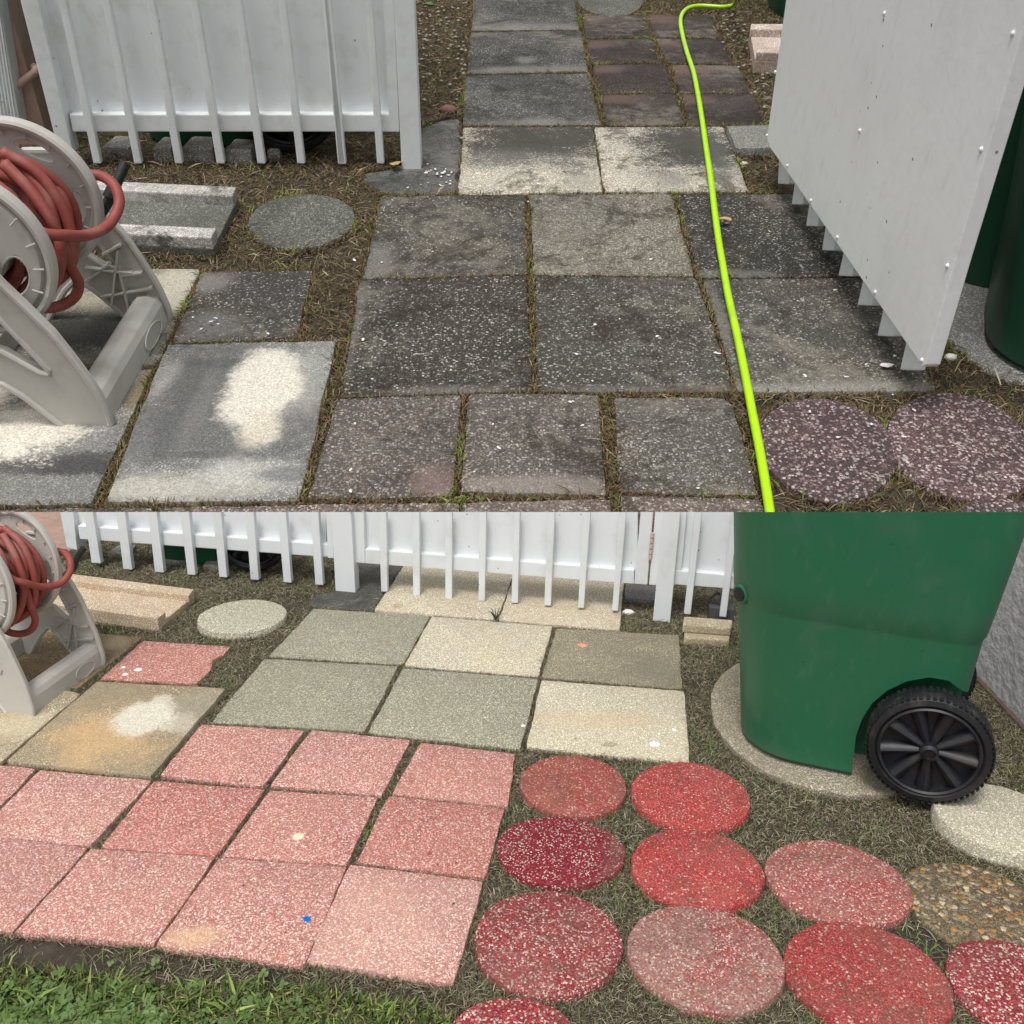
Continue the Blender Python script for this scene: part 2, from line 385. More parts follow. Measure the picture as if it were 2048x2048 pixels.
# near row
paver(A, [('n', 676, 797), ('a5', 685, 765), ('a5', 640, 1325), ('n', 612, 998)],
      dark_mat('pinkish grey slab', (0.1282, 0.1062, 0.0872), .5, (.07, .065, .062), .55, 2.6, [('a5', 560, 1250, 140, 90, (.25, .17, .155), .6, .5, .5)], peb=[(.12, .11, .11), (.22, .19, .185), (.34, .30, .28), (.45, .42, .40)]),
      'pinkish grey square paver in the front row, beside the cream-stained slab', GA)
paver(A, [('a5', 730, 758), ('a5', 1445, 764), ('a5', 1490, 1318), ('a5', 682, 1305)],
      dark_mat('speckled grey slab', (0.1331, 0.1125, 0.0911), .5, (.075, .07, .066), .5, 2.4, [('a5', 1100, 1250, 390, 55, (.27, .235, .21), .6, .5, .6)], peb=[(.12, .115, .11), (.22, .20, .19), (.34, .31, .29), (.47, .44, .42)]),
      'square speckled paver in the middle of the front row of the upper yard', GA)
paver(A, [('a5', 1530, 778), ('a6', 275, 783), ('a6', 330, 830), ('a6', 470, 1320), ('a5', 1562, 1303)],
      dark_mat('smooth grey slab', (0.1183, 0.1062, 0.0865), .5, (.07, .068, .064), .5, 2.4, peb=[(.12, .115, .11), (.2, .19, .18), (.30, .29, .27), (.42, .40, .38)]),
      'grey front row paver with a rounded corner, touching the lime hose', GA)
rw = dark_mat('reddish front slab', (0.1676, 0.1260, 0.1003), .6, (.10, .085, .08), .5, 3, peb=[(.2, .15, .14), (.30, .22, .20), (.40, .36, .33), (.55, .50, .47)])
for q, l in (([('a4', -700, 1402), ('a4', 845, 1392), ('a4', 845, 1560), ('a4', -700, 1560)], 'thin sliver of reddish paver at the front left edge of the upper yard'),
             ([('a4', 868, 1392), ('a5', 0, 1366), ('a5', 680, 1362), ('a5', 670, 1540), ('a4', 860, 1540)], 'sliver of reddish paver below the cream-stained slab'),
             ([('a5', 690, 1360), ('a5', 1512, 1345), ('a5', 1530, 1540), ('a5', 680, 1540)], 'sliver of grey paver below the middle front row paver'),
             ([('a5', 1560, 1322), ('a6', 480, 1342), ('a6', 540, 1540), ('a5', 1580, 1540)], 'sliver of paver at the front edge left of the lime hose')):
    paver(A, q, rw, l, GA)
# pale patched slabs
PALE = [(.50, .48, .43), (.60, .57, .52), (.70, .66, .60), (.42, .40, .36)]
paver(A, [('a2', 697, 702), ('a2', 1410, 700), ('a2', 1468, 1060), ('a2', 668, 1072)],
      dark_mat('black stained pale slab', (0.4929, 0.4320, 0.3319), .5, (.34, .32, .29), .35, 5,
               [('a2', 1110, 775, 400, 135, (.05, .048, .042), 1.3, .35, .95), ('a2', 1000, 880, 420, 50, (.16, .155, .14), 1.2, .6, .6), ('a2', 1350, 1000, 90, 60, (.24, .23, .2), .8, .6, .5)], PALE, .005, None),
      'pale slab with a black stained upper part, beside the white fence post', GA, zt=.0135)
paver(A, [('a2', 1420, 700), ('a3', 270, 695), ('a3', 415, 1058), ('a2', 1480, 1060)],
      dark_mat('pale slab crossed by hose', (0.4732, 0.4140, 0.3242), .5, (.30, .29, .26), .4, 5,
               [('a3', 50, 800, 300, 130, (.05, .05, .044), 1.3, .35, .95), ('a3', 230, 850, 60, 160, (.10, .10, .09), 1.0, .6, .85), ('a3', -30, 980, 130, 60, (.17, .165, .15), 1.0, .6, .6)], PALE, .005, None),
      'pale slab with dark cloudy stains, crossed by the lime hose', GA, zt=.0135)
# path going back
for q, b, l in (([('a2', 708, 414), ('a2', 1388, 402), ('a2', 1455, 690), ('a2', 693, 693)], .105, 'nearest grey slab of the path behind the pale patched slabs'),
                ([('a2', 738, 178), ('a2', 1345, 172), ('a2', 1385, 395), ('a2', 715, 405)], .085, 'second grey slab along the path, with a faint worn spot'),
                ([('a2', 757, -60), ('a2', 1306, -60), ('a2', 1338, 165), ('a2', 742, 172)], .085, 'grey path slab cut by the top of the picture'),
                ([('a2', 768, -330), ('a2', 1262, -330), ('a2', 1302, -66), ('a2', 760, -66)], .085, 'farthest grey slab of the path')):
    paver(A, q, dark_mat('grey path slab', (b, b, b * .92), .3, (b * .4, b * .4, b * .37), .75, 2,
                         [('a2', 1100, q[2][2] - 8, 330, 34, (.22, .215, .2), .8, .6, .6)] + ([('a2', 1050, 320, 70, 18, (.17, .165, .15), .6, .5, .8)] if 'second' in l else []), cell=.004), l, 'grey slabs of the path running back')
RBR = [(.10, .075, .068), (.13, .10, .095), (.18, .145, .135), (.09, .08, .075)]
rows = [((1355, 85), (1700, 80), (1733, 208), (1375, 214), (1718, 80), (2070, 90), (2105, 208), (1750, 208), 'farthest'),
        ((1378, 220), (1736, 213), (1783, 347), (1400, 351), (1755, 213), (2110, 213), (2200, 352), (1830, 350), 'third'),
        ((1414, 360), (1808, 353), (1862, 512), (1450, 518), (1846, 356), (2206, 360), (2292, 515), (1893, 515), 'second'),
        ((1457, 521), (1868, 516), (1922, 690), (1482, 692), (1900, 520), (2298, 519), (2365, 690), (1945, 690), 'nearest')]
for a, b_, c, d, e, f, g, h, w in rows:
    for q, side, tint in (((a, b_, c, d), 'left of the lime hose', 1.0), ((e, f, g, h), 'under and right of the lime hose', 1.12)):
        bs = (.062 * tint, .050 * tint, .046 * tint)
        paver(A, [('a2', x, y) for x, y in q], dark_mat('red brown paver', bs, .3, (.03, .027, .025), .7, 2.4,
              [('a2', q[0][0] + 60, q[0][1] + 15, 120, 22, (.15, .095, .085), 1.0, .6, .6)], peb=RBR, cell=.004, spots=None),
              w + ' of the dark reddish brown pavers ' + side, 'dark reddish brown pavers beside the path')
# left: smooth stained slabs
CREAM = (.56, .53, .46)
def smooth_mat(nm, base, dirt, damt, dsc, pch, y=A, cell=.003):
    def f(c):
        return aggregate(nm, base, [lum(base, .8), lum(base, 1.15), lum(base, 1.4)], y.k, .25, cell, dirt, damt, dsc, [patch(y, c, *p) for p in pch], bump=.35, grain=.25, eff=(lum(base, 1.5), .45, lum(base, .45), .5 if y is A else .12))
    return f
paver(A, [('a4', 925, 490), ('a4', 1862, 465), ('a4', 1646, 1350), ('a4', 578, 1358)],
      smooth_mat('cream stained grey slab', (.25, .25, .235), (.10, .102, .10), .85, 2.0,
                 [('a4', 1150, 740, 300, 200, (.105, .107, .104), 1.2, .5, .9), ('a4', 830, 980, 260, 160, (.13, .132, .13), 1.2, .5, .8),
                  ('a4', 1000, 900, 130, 190, (.10, .102, .10), .8, .4, .9),
                  ('a4', 1180, 1085, 330, 20, (.09, .09, .088), .7, .4, .7), ('a4', 1020, 1270, 480, 75, (.44, .42, .36), 1.0, .6, .75),
                  ('a4', 1330, 1190, 270, 90, (.46, .45, .41), 1.0, .6, .7), ('a4', 1560, 1190, 200, 40, (.13, .132, .13), .9, .5, .7),
                  ('a4', 1250, 585, 210, 26, (.085, .087, .085), .8, .4, .75), ('a4', 850, 690, 90, 100, (.36, .35, .33), 1.0, .5, .6), ('a4', 1090, 850, 60, 220, (.17, .165, .16), .8, .5, .6), ('a4', 1700, 700, 110, 200, (.30, .30, .27), 1.0, .6, .6), ('a4', 1440, 730, 210, 205, CREAM, .5, .18, 1.0), ('a4', 1440, 950, 130, 110, (.54, .50, .41), .8, .3, .9)]),
      'large smooth grey slab with a big cream splotch beside the upper hose reel', GA, zt=.0135)
paver(A, [('a4', -1000, 655), ('a4', 846, 620), ('a4', 508, 1368), ('a4', -1500, 1390)],
      smooth_mat('whitewashed slab', (.30, .295, .27), (.14, .14, .135), .75, 2.2,
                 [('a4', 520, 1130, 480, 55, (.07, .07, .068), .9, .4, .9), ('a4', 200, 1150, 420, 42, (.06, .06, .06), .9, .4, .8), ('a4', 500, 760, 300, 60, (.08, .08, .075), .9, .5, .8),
                  ('a4', 790, 690, 40, 130, (.28, .22, .13), 1.0, .5, .8), ('a4', 100, 950, 340, 175, (.62, .58, .50), .9, .2, 1.0), ('a4', -300, 900, 300, 220, (.62, .58, .50), .9, .2, 1.0)]),
      'whitewashed slab with black smears under the near foot of the hose reel', GA, zt=.013)
paver(A, [('a4', -500, 55), ('a4', 1104, 66), ('a4', 858, 600), ('a4', -960, 635)],
      smooth_mat('mouldy slab', (.27, .255, .21), (.08, .078, .068), .8, 2.6,
                 [('a4', 470, 400, 330, 110, (.045, .045, .042), .9, .4, .95), ('a4', 960, 180, 140, 150, (.45, .42, .34), .9, .5, .8), ('a4', 520, 240, 180, 60, (.36, .33, .25), 1.3, .5, .6)]),
      'mould-darkened slab under the far foot of the hose reel', GA, zt=.013)
paver(A, [('a4', 1114, 86), ('a4', 1728, 78), ('a4', 1638, 452), ('a4', 945, 476)],
      dark_mat('small dark slab', (0.0739, 0.0657, 0.0540), .4, (.045, .043, .041), .75, 2.2, [('a4', 1160, 130, 110, 60, (.20, .185, .175), .8, .5, .7), ('a4', 1130, 380, 150, 80, (.17, .165, .16), .8, .5, .6)], spots=((.7, .68, .66), .002, .10)),
      'small dark speckled paver with white flecks, above the cream-stained slab', GA)
# rounds
RDK = aggregate('grey stepping stone', (.11, .11, .095), [(.13, .125, .11), (.20, .195, .17), (.28, .27, .24)], kA, .45, .005, (.05, .05, .04), .6, 2.4)
round_paver(A, 'a1', 1665, 1218, 292, 152, RDK, 'grey round stepping stone lying in the brown grass left of the slabs', None, zt=.014)
round_paver(A, 'n', 1221, -4, 67, 36, RDK, 'grey round stone at the top edge beside the path', None, zt=.014)
for cx, cy, rx, ry, l in ((1653, 897, 136, 102, 'dirty reddish round stone in the front right, just right of the lime hose'),
                          (1922, 892, 142, 106, 'dirty reddish round stone under the near corner of the gate'),
                          (2045, 1085, 130, 86, 'edge of a dirty reddish round stone in the upper yard lower right corner')):
    m = aggregate('dirty red round', (.115, .075, .078), [(.13, .08, .085), (.28, .18, .18), (.42, .36, .34), (.6, .52, .5)], kA, .65, .0055, (.045, .036, .036), .7, 2.6)
    round_paver(A, 'n', cx, cy, rx, ry, m, l, 'dirty reddish round stones', zt=.016)
# poured concrete, grey block
m = aggregate('patchy concrete', (.12, .12, .113), [(.12, .12, .12), (.2, .2, .195)], kA, .2, .004, (.05, .052, .05), .7, 4, eff=((.24, .235, .22), .6, (.03, .03, .028), .6), spots=((.7, .7, .68), .005, .08))
paver(A, [('a2', 560, 668), ('a2', 640, 650), ('a2', 690, 660), ('a2', 680, 900), ('a2', 664, 1074), ('a2', 420, 1080), ('a2', 232, 1076), ('a2', 160, 1020), ('a2', 140, 955), ('a2', 330, 930), ('a2', 480, 700)],
      m, 'patch of poured dark concrete at the foot of the white fence post', None, zt=.004, name='concrete_patch', cat='concrete patch', jit=.010)
m = aggregate('grey concrete block', (.22, .22, .20), [(.2, .2, .19), (.3, .3, .28)], kA, .3, .004, (.13, .13, .12), .5, 3)
paver(A, [('a3', 290, 695), ('a3', 560, 690), ('a3', 600, 812), ('a3', 345, 818)], m, 'small grey concrete block right of the pale slab crossed by the hose', None, zt=.03, name='concrete_block', cat='block')

# splash blocks
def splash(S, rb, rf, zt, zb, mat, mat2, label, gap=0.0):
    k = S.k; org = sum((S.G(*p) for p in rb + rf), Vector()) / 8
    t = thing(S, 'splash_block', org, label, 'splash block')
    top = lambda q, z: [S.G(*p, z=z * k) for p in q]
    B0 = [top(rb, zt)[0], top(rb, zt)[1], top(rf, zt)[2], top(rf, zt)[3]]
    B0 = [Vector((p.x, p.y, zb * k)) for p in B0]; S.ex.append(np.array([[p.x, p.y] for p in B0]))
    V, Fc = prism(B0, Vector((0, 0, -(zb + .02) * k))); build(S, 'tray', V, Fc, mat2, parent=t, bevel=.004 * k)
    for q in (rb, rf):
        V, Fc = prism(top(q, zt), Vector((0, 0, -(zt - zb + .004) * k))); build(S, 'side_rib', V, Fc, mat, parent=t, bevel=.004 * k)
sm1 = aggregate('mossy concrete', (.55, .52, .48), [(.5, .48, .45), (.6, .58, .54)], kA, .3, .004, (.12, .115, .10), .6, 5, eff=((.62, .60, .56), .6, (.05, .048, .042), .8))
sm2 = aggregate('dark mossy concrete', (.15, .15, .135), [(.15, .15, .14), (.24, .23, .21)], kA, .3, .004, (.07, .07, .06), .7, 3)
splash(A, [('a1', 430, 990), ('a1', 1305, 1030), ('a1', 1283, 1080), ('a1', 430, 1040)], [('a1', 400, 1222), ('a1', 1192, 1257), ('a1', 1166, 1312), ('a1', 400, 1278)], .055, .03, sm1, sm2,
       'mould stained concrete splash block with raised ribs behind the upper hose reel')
sm3 = aggregate('pinkish concrete', (.58, .46, .41), [(.6, .5, .45), (.45, .35, .3)], kA, .3, .004, (.35, .25, .2), .6, 4)
splash(A, [('a3', 425, 130), ('a3', 760, 133), ('a3', 760, 166), ('a3', 421, 161)], [('a3', 465, 255), ('a3', 760, 262), ('a3', 760, 296), ('a3', 455, 287)], .075, .05, sm3, sm3,
       'pale pinkish splash block half hidden behind the top of the open gate')

# ------------------------------------------------------------------ fences
def frame_plane(S, q, e, n):
    """plate(): polygon traced on the plane shifted by off towards the camera, extruded backwards"""
    def poly(pts, off): return [S.P(*p, q + n * off, n) for p in pts]
    def plate(name, pts, off, depth, mat, parent, bevel=.003, zmin=None):
        pl = poly(pts, off)
        if zmin is not None: pl = [Vector((p.x, p.y, max(p.z, zmin))) for p in pl]
        V, Fc = prism(pl, -n * depth); return build(S, name, V, Fc, mat, parent=parent, bevel=bevel * S.k)
    return poly, plate
# --- upper fence
qA = A.G('n', 842, 340, .0); nA = Vector((0, -1, 0)); eA = Vector((1, 0, 0)); polyA, plateA = frame_plane(A, qA, eA, nA)
fa = thing(A, 'picket_fence', qA, 'white picket fence section with solid backing on the left of the upper yard', 'fence')
plateA('post', [('a2', 300, -300), ('a2', 412, -300), ('a2', 465, 940), ('a2', 357, 940)], .004 * kA, .05 * kA, WHITE_A, fa)
plateA('post', [('a1', 35, -300), ('a1', 140, -300), ('a1', 405, 850), ('a1', 325, 850)], -.005 * kA, .05 * kA, WHITE_A, fa)
plateA('panel', [('a1', 60, -300), ('a2', 270, -300), ('a2', 350, 715), ('a1', 385, 715)], -.045 * kA, .012 * kA, WHITE_A, fa)
plateA('rail', [('a1', 383, 632), ('a2', 296, 632), ('a2', 300, 728), ('a1', 400, 728)], -.018 * kA, .027 * kA, WHITE_A, fa)
plateA('stile', [('a2', 240, -300), ('a2', 302, -300), ('a2', 345, 729), ('a2', 290, 729)], -.016 * kA, .028 * kA, WHITE_A, fa)
pk = [((320, 362), (515, 558)), ((560, 602), (740, 782)), ((805, 850), (965, 1008)), ((1045, 1088), (1195, 1240)), ((1290, 1332), (1420, 1465)),
      ((1535, 1576), (1640, 1683)), ((1780, 1818), (1865, 1907)), ((2016, 2058), (2084, 2128))]
pk = [('a1',) + p for p in pk] + [('a2', (155, 193), (220, 260))]
for i, (k_, t, b_) in enumerate(pk):
    if k_ == 'a1' and t[0] > 1900: continue
    ex = [(t[j] - b_[j]) / 900 for j in (0, 1)]
    plateA('picket', [(k_, t[0] + ex[0] * 300, -300), (k_, t[1] + ex[1] * 300, -300), (k_, b_[1], 905), (k_, b_[0], 903)], 0, .02 * kA, WHITE_A, fa)
plateA('picket', [('a2', -100, -300), ('a2', -62, -300), ('a2', 50, 908), ('a2', 5, 906)], 0, .02 * kA, WHITE_A, fa)
# things seen under the upper fence
blk = aggregate('rubble block', (.34, .33, .30), [(.2, .2, .19), (.32, .31, .28)], kA, .3, .005, (.09, .085, .07), .7, 4)
for x0, x1, yt, yb, l in ((575, 735, 812, 880, 'mossy concrete block under the left end of the upper fence'), (850, 960, 818, 898, 'small mossy block under the upper fence, between the second and third visible pickets'),
                          (1015, 1190, 815, 905, 'pale topped block under the middle of the upper fence'), (1250, 1400, 830, 915, 'cracked grey block under the upper fence'),
                          (1478, 1550, 832, 890, 'smallest block, last of the row under the upper fence')):
    f0 = A.G('a1', x0, yb); f1 = A.G('a1', x1, yb); tp = A.P('a1', x0, yt, f0, Vector((0, -1, 0))).z
    V, Fc = prism([f0 + Vector((0, 0, -.02)), f1 + Vector((0, 0, -.02)), f1 + Vector((-.01, .2, -.02)), f0 + Vector((.02, .22, -.02))], Vector((0, 0, tp + .02)))
    tag(build(A, 'concrete_block', V, Fc, blk, bevel=.008 * kA), l, 'block', 'blocks under the upper fence')
# wall, downspout, pipe
qw = qA + Vector((0, .16 * kA, 0)); polyW, plateW = frame_plane(A, qw, eA, nA)
w = thing(A, 'house_wall', A.G('n', -200, 300), 'peeling pink stucco house wall left of the upper fence', 'wall')
pw = polyW([('n', -700, -150), ('n', 75, -150), ('n', 75, 290), ('n', -700, 290)], 0); zl = min(p.z for p in pw); pw = [Vector((p.x, p.y, p.z if i < 2 else -.1)) for i, p in enumerate(pw)]
pw[1].x = pw[2].x = polyW([('n', 100, 290)], 0)[0].x
V, Fc = prism(pw, Vector((0, .3, 0))); build(A, 'wall_face', V, Fc, PINKW, parent=w)
pp = polyW([('a1', 40, 510), ('a1', 110, 460), ('a1', 185, 405), ('a1', 200, 385)], .03 * kA) + polyW([('a1', 190, 370)], -.02)
V, Fc = tube(catmull(pp, 5), .010 * kA, 12); build(A, 'pipe', V, Fc, PINKW, parent=w, smooth=True)
ds = thing(A, 'downspout', A.G('n', -20, 300), 'ribbed white downspout on the pink wall at the far left', 'downspout')
polyD, plateD = frame_plane(A, qw + nA * .06 * kA, eA, nA)
plateD('pipe_body', [('a1', -150, -300), ('a1', -60, -300), ('a1', 112, 690), ('a1', -60, 690)], 0, .05 * kA, WHITE_A, ds)
for i in range(5):
    x = 12 + i * 18
    plateD('rib', [('a1', x - 150, -300), ('a1', x - 143, -300), ('a1', x + 7, 690), ('a1', x, 690)], .006 * kA, .008 * kA, WHITE_A, ds, bevel=.001)

# --- upper open gate
zb = .035 * kA; g0 = A.G('n', 1565, 368, zb); g1 = A.G('n', 1813, 741, zb); eG = (g1 - g0).normalized(); nG = Vector((eG.y, -eG.x, 0))
if nG.dot(A.o - g0) < 0: nG = -nG
polyG, plateG = frame_plane(A, g0, eG, nG)
ga = thing(A, 'picket_gate', g0, 'open white gate seen from its streaked solid back, pickets poking out below', 'gate')
offp = .03 * kA
plateG('panel', [('a3', 650, -250), ('a3', 618, 0), ('a3', 512, 765), ('a3', 530, 815), ('a6', 1372, 612), ('a6', 1385, 600), ('a6', 1556, 0), ('a3', 2045, -250)], offp, .026 * kA, PANEL_A, ga, bevel=.002)
PKA = [((550, 860), (612, 880), (628, 1018), (572, 1015)), ((662, 1005), (712, 1010), (705, 1130), (648, 1128)), ((745, 1110), (798, 1130), (790, 1250), (727, 1248)), ((835, 1240), (890, 1260), (880, 1385), (815, 1382))]
for q in PKA:
    dx = 40
    plateG('picket', [('a3', q[0][0] + dx, q[0][1] - 250), ('a3', q[1][0] + dx, q[1][1] - 250), ('a3', *q[2]), ('a3', *q[3])], 0, .02 * kA, WHITE_A, ga)
for (x0, x1, y) in ((905, 978, 113), (1010, 1086, 275), (1120, 1200, 445), (1245, 1326, 632)):
    plateG('picket', [('a6', x0 + 75, y - 330), ('a6', x1 + 75, y - 330), ('a6', x1, y), ('a6', x0, y - 3)], 0, .02 * kA, WHITE_A, ga)
for s in (('a3', 1162, 75), ('a3', 1872, 185), ('a3', 1697, 825), ('a3', 1027, 722), ('a3', 560, 398), ('a3', 514, 748), ('a3', 627, 915), ('a3', 757, 1107), ('a3', 903, 1310), ('a6', 1510, 55), ('a6', 1112, 200), ('a6', 1370, 575)):
    c = polyG([s], offp)[0]; r = .0046 * kA
    V, Fc = lathe(c, nG, [(0, r * .9), (r * .6, r * .75), (r, r * .1), (r, -r * .4), (0, -r * .4)], 10)
    build(A, 'screw', V, Fc, ZINC, parent=ga, smooth=True)

# ------------------------------------------------------------------ wheeled bins
def boolean_cut(o, cutter):
    md = o.modifiers.new('b', 'BOOLEAN'); md.object = cutter; md.operation = 'DIFFERENCE'; md.solver = 'EXACT'
    bpy.context.view_layer.update(); dg = bpy.context.evaluated_depsgraph_get(); me = bpy.data.meshes.new_from_object(o.evaluated_get(dg))
    o.modifiers.clear(); old = o.data; o.data = me; me.name = old.name; bpy.data.meshes.remove(old)
    bpy.data.objects.remove(cutter)
def rrect(x0, x1, y0, y1, rf, rb, seg=8):
    out = []
    for cx, cy, r, a0 in ((x0 + rf, y0 + rf, rf, 180), (x1 - rb, y0 + rb, rb, 270), (x1 - rb, y1 - rb, rb, 0), (x0 + rf, y1 - rf, rf, 90)):
        for i in range(seg + 1):
            a = R(a0 + 90 * i / seg); out.append((cx + r * math.cos(a), cy + r * math.sin(a)))
    return out
def make_bin(S, org, deg, sc, mat, label, detail=True, lid=True):
    e = Vector((math.cos(R(deg)), math.sin(R(deg)), 0)); y = Vector((-e.y, e.x, 0))
    T = lambda a, b, c: org + (e * a + y * b + Vector((0, 0, 1)) * c) * sc
    t = thing(S, 'wheeled_bin', org, label, 'bin')
    prof = [(0.0, -.235, .170, .012, .32, .12), (.012, -.243, .175, .0, .33, .125), (.20, -.262, .187, -.004, .34, .125), (.335, -.280, .196, -.010, .345, .125),
            (.342, -.281, .197, -.0105, .345, .125), (.350, -.285, .201, -.0135, .348, .13), (.40, -.291, .208, -.016, .352, .13), (.60, -.310, .232, -.026, .36, .13), (.84, -.325, .250, -.032, .37, .13)]
    V, Fc = [], []; m = 36
    for z, x0, x1, y0, y1, rf in prof: V += [T(a, b, z) for a, b in rrect(x0, x1, y0, y1, rf, .05)]
    for i in range(len(prof) - 1): Fc += [[i * m + j, i * m + (j + 1) % m, (i + 1) * m + (j + 1) % m, (i + 1) * m + j] for j in range(m)]
    Fc += [list(range(m))[::-1], list(range((len(prof) - 1) * m, len(prof) * m))]
    body = build(S, 'body', V, Fc, mat, parent=t, smooth=True)
    PRF = ((.002, -.05), (-.002, .03), (-.004, .10), (.002, .14), (.016, .18), (.040, .215), (.072, .243), (.11, .26), (.145, .260), (.17, .240), (.19, .222), (.34, .212), (.34, -.05))
    for ya, yb_ in ((-.2, .10), (.23, .6)):
        V, Fc = prism([T(a_, ya, c_) for a_, c_ in PRF], y * (yb_ - ya) * sc)
        cut = build(S, 'cutter', V, Fc, mat, parent=t, cut=False); boolean_cut(body, cut)
    for p in body.data.polygons: p.use_smooth = True
    body.data.set_sharp_from_angle(angle=R(35))
    # lug with plug
    V, Fc = lathe(T(-.256, .050, .352), e * -.8 + y * -1, [(0, 0), (.023 * sc, 0), (.021 * sc, .013 * sc), (.017 * sc, .016 * sc), (0, .016 * sc)], 20)
    build(S, 'lug', V, Fc, mat, parent=t, smooth=True)
    V, Fc = lathe(T(-.256, .050, .352), e * -.8 + y * -1, [(0, .012 * sc), (.0155 * sc, .012 * sc), (.0145 * sc, .019 * sc), (0, .021 * sc)], 20)
    build(S, 'plug', V, Fc, BLACK, parent=t, smooth=True)
    for yy, sg in ((-.030, -1), (.30, 1)):
        c = T(.128, yy, .126); ax = y * sg; r = (.1155 if sg < 0 else .105) * sc; wh = bpy.data.objects.new('wheel', None); COL.objects.link(wh); wh.parent = t; wh['_o'] = t['_o']
        V, Fc = lathe(c, ax, [(r * .83, -.026 * sc), (r * .955, -.026 * sc), (r, -.018 * sc), (r, .016 * sc), (r * .95, .024 * sc), (r * .86, .026 * sc), (r * .80, .020 * sc)], 72, x0=Vector((0, 0, 1)))
        x = Vector((0, 0, 1)); z2 = ax.cross(x); tr = []
        nt_ = 60 if detail else 24
        for i in range(nt_):
            a = 2 * math.pi * i / nt_; d = x * math.cos(a) + z2 * math.sin(a); tt = z2 * math.cos(a) - x * math.sin(a)
            for h0, h1, sh in ((-.024, -.002, 0), (.004, .024, .5)):
                a2 = a + sh * 2 * math.pi / nt_; d = x * math.cos(a2) + z2 * math.sin(a2); tt = z2 * math.cos(a2) - x * math.sin(a2)
                tr.append(boxv(c + d * r * .995 + ax * (h0 + h1) / 2 * sc, d * r * .012, tt * r * .028, ax * (h1 - h0) / 2 * sc))
        V, Fc = join((V, Fc), *tr)
        build(S, 'tyre', V, Fc, RUBBER, parent=wh, smooth=True)
        parts = [lathe(c, ax, [(0, -.012 * sc), (r * .8, -.012 * sc), (r * .8, .004 * sc), (0, .004 * sc)], 48),
                 lathe(c, ax, [(r * .76, 0), (r * .815, 0), (r * .815, .026 * sc), (r * .79, .029 * sc), (r * .76, .026 * sc)], 60),
                 lathe(c, ax, [(0, 0), (r * .17, 0), (r * .15, .030 * sc), (r * .10, .034 * sc), (r * .09, .028 * sc), (0, .028 * sc)], 24)]
        for i in range(9):
            a = 2 * math.pi * (i + .55) / 9; d = x * math.cos(a) + z2 * math.sin(a); tt = z2 * math.cos(a) - x * math.sin(a)
            V2, F2 = [], []; ns = 7
            for f in (0, 1):
                rad = r * (.14 if f == 0 else .77); wd = r * (.075 if f == 0 else .150); hh = (.020 if f == 0 else .022) * sc
                V2 += [c + d * rad + tt * wd * math.cos(math.pi * j / (ns - 1)) + ax * (hh * math.sin(math.pi * j / (ns - 1)) + .002 * sc) for j in range(ns)]
            F2 = [[j, j + 1, ns + j + 1, ns + j] for j in range(ns - 1)] + [list(range(ns)), list(range(ns, 2 * ns))[::-1], [0, ns - 1, 2 * ns - 1, ns]]
            parts.append((V2, F2))
        V, Fc = join(*parts); build(S, 'rim', V, Fc, BLACK, parent=wh, smooth=True)
    V, Fc = tube([T(.128, -.03, .126), T(.128, .30, .126)], .008 * sc, 10); build(S, 'axle', V, Fc, BLACK, parent=t)
    if lid:
        V, Fc = [], []
        for z, g in ((.835, .012), (.86, .016), (.885, -.02)):
            V += [T(a, b, z) for a, b in rrect(-.325 - g, .24 + g, -.032 - g, .42 + g, .13, .06)]
        for i in range(2): Fc += [[i * m + j, i * m + (j + 1) % m, (i + 1) * m + (j + 1) % m, (i + 1) * m + j] for j in range(m)]
        Fc += [list(range(m))[::-1], list(range(2 * m, 3 * m))]
        build(S, 'lid', V, Fc, mat, parent=t, smooth=True)
    return t
sA = 2.75
zoA = .03
cbin = A.G('n', 1953, 700, zoA)
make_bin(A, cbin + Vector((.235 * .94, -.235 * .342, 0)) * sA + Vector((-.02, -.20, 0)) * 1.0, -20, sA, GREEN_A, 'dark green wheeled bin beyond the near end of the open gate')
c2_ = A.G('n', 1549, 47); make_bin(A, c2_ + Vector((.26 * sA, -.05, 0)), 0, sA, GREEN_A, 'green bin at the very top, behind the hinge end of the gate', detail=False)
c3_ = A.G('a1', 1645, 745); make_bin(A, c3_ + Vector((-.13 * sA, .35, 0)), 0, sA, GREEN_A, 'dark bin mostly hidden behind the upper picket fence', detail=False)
c5_ = A.G('n', 1885, 632); make_bin(A, c5_ + Vector((.24 * sA, .12, 0)), -14, sA, GREEN_A, 'added dark bin filling the shadow between the open gate and the nearer bin', detail=False)  # extra bin added to darken the shadowed gap beside the gate
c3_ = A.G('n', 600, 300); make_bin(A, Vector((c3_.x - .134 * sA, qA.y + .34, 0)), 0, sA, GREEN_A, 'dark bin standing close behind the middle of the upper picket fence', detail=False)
m = aggregate('grey bin base', (.22, .22, .21), [(.2, .2, .19), (.32, .31, .3), (.4, .4, .38)], kA, .4, .005, (.11, .11, .105), .6, 3)
round_paver(A, 'n', 2095, 598, 240, 186, m, 'large round concrete pad under the dark green bin of the upper yard', None, zt=.012)

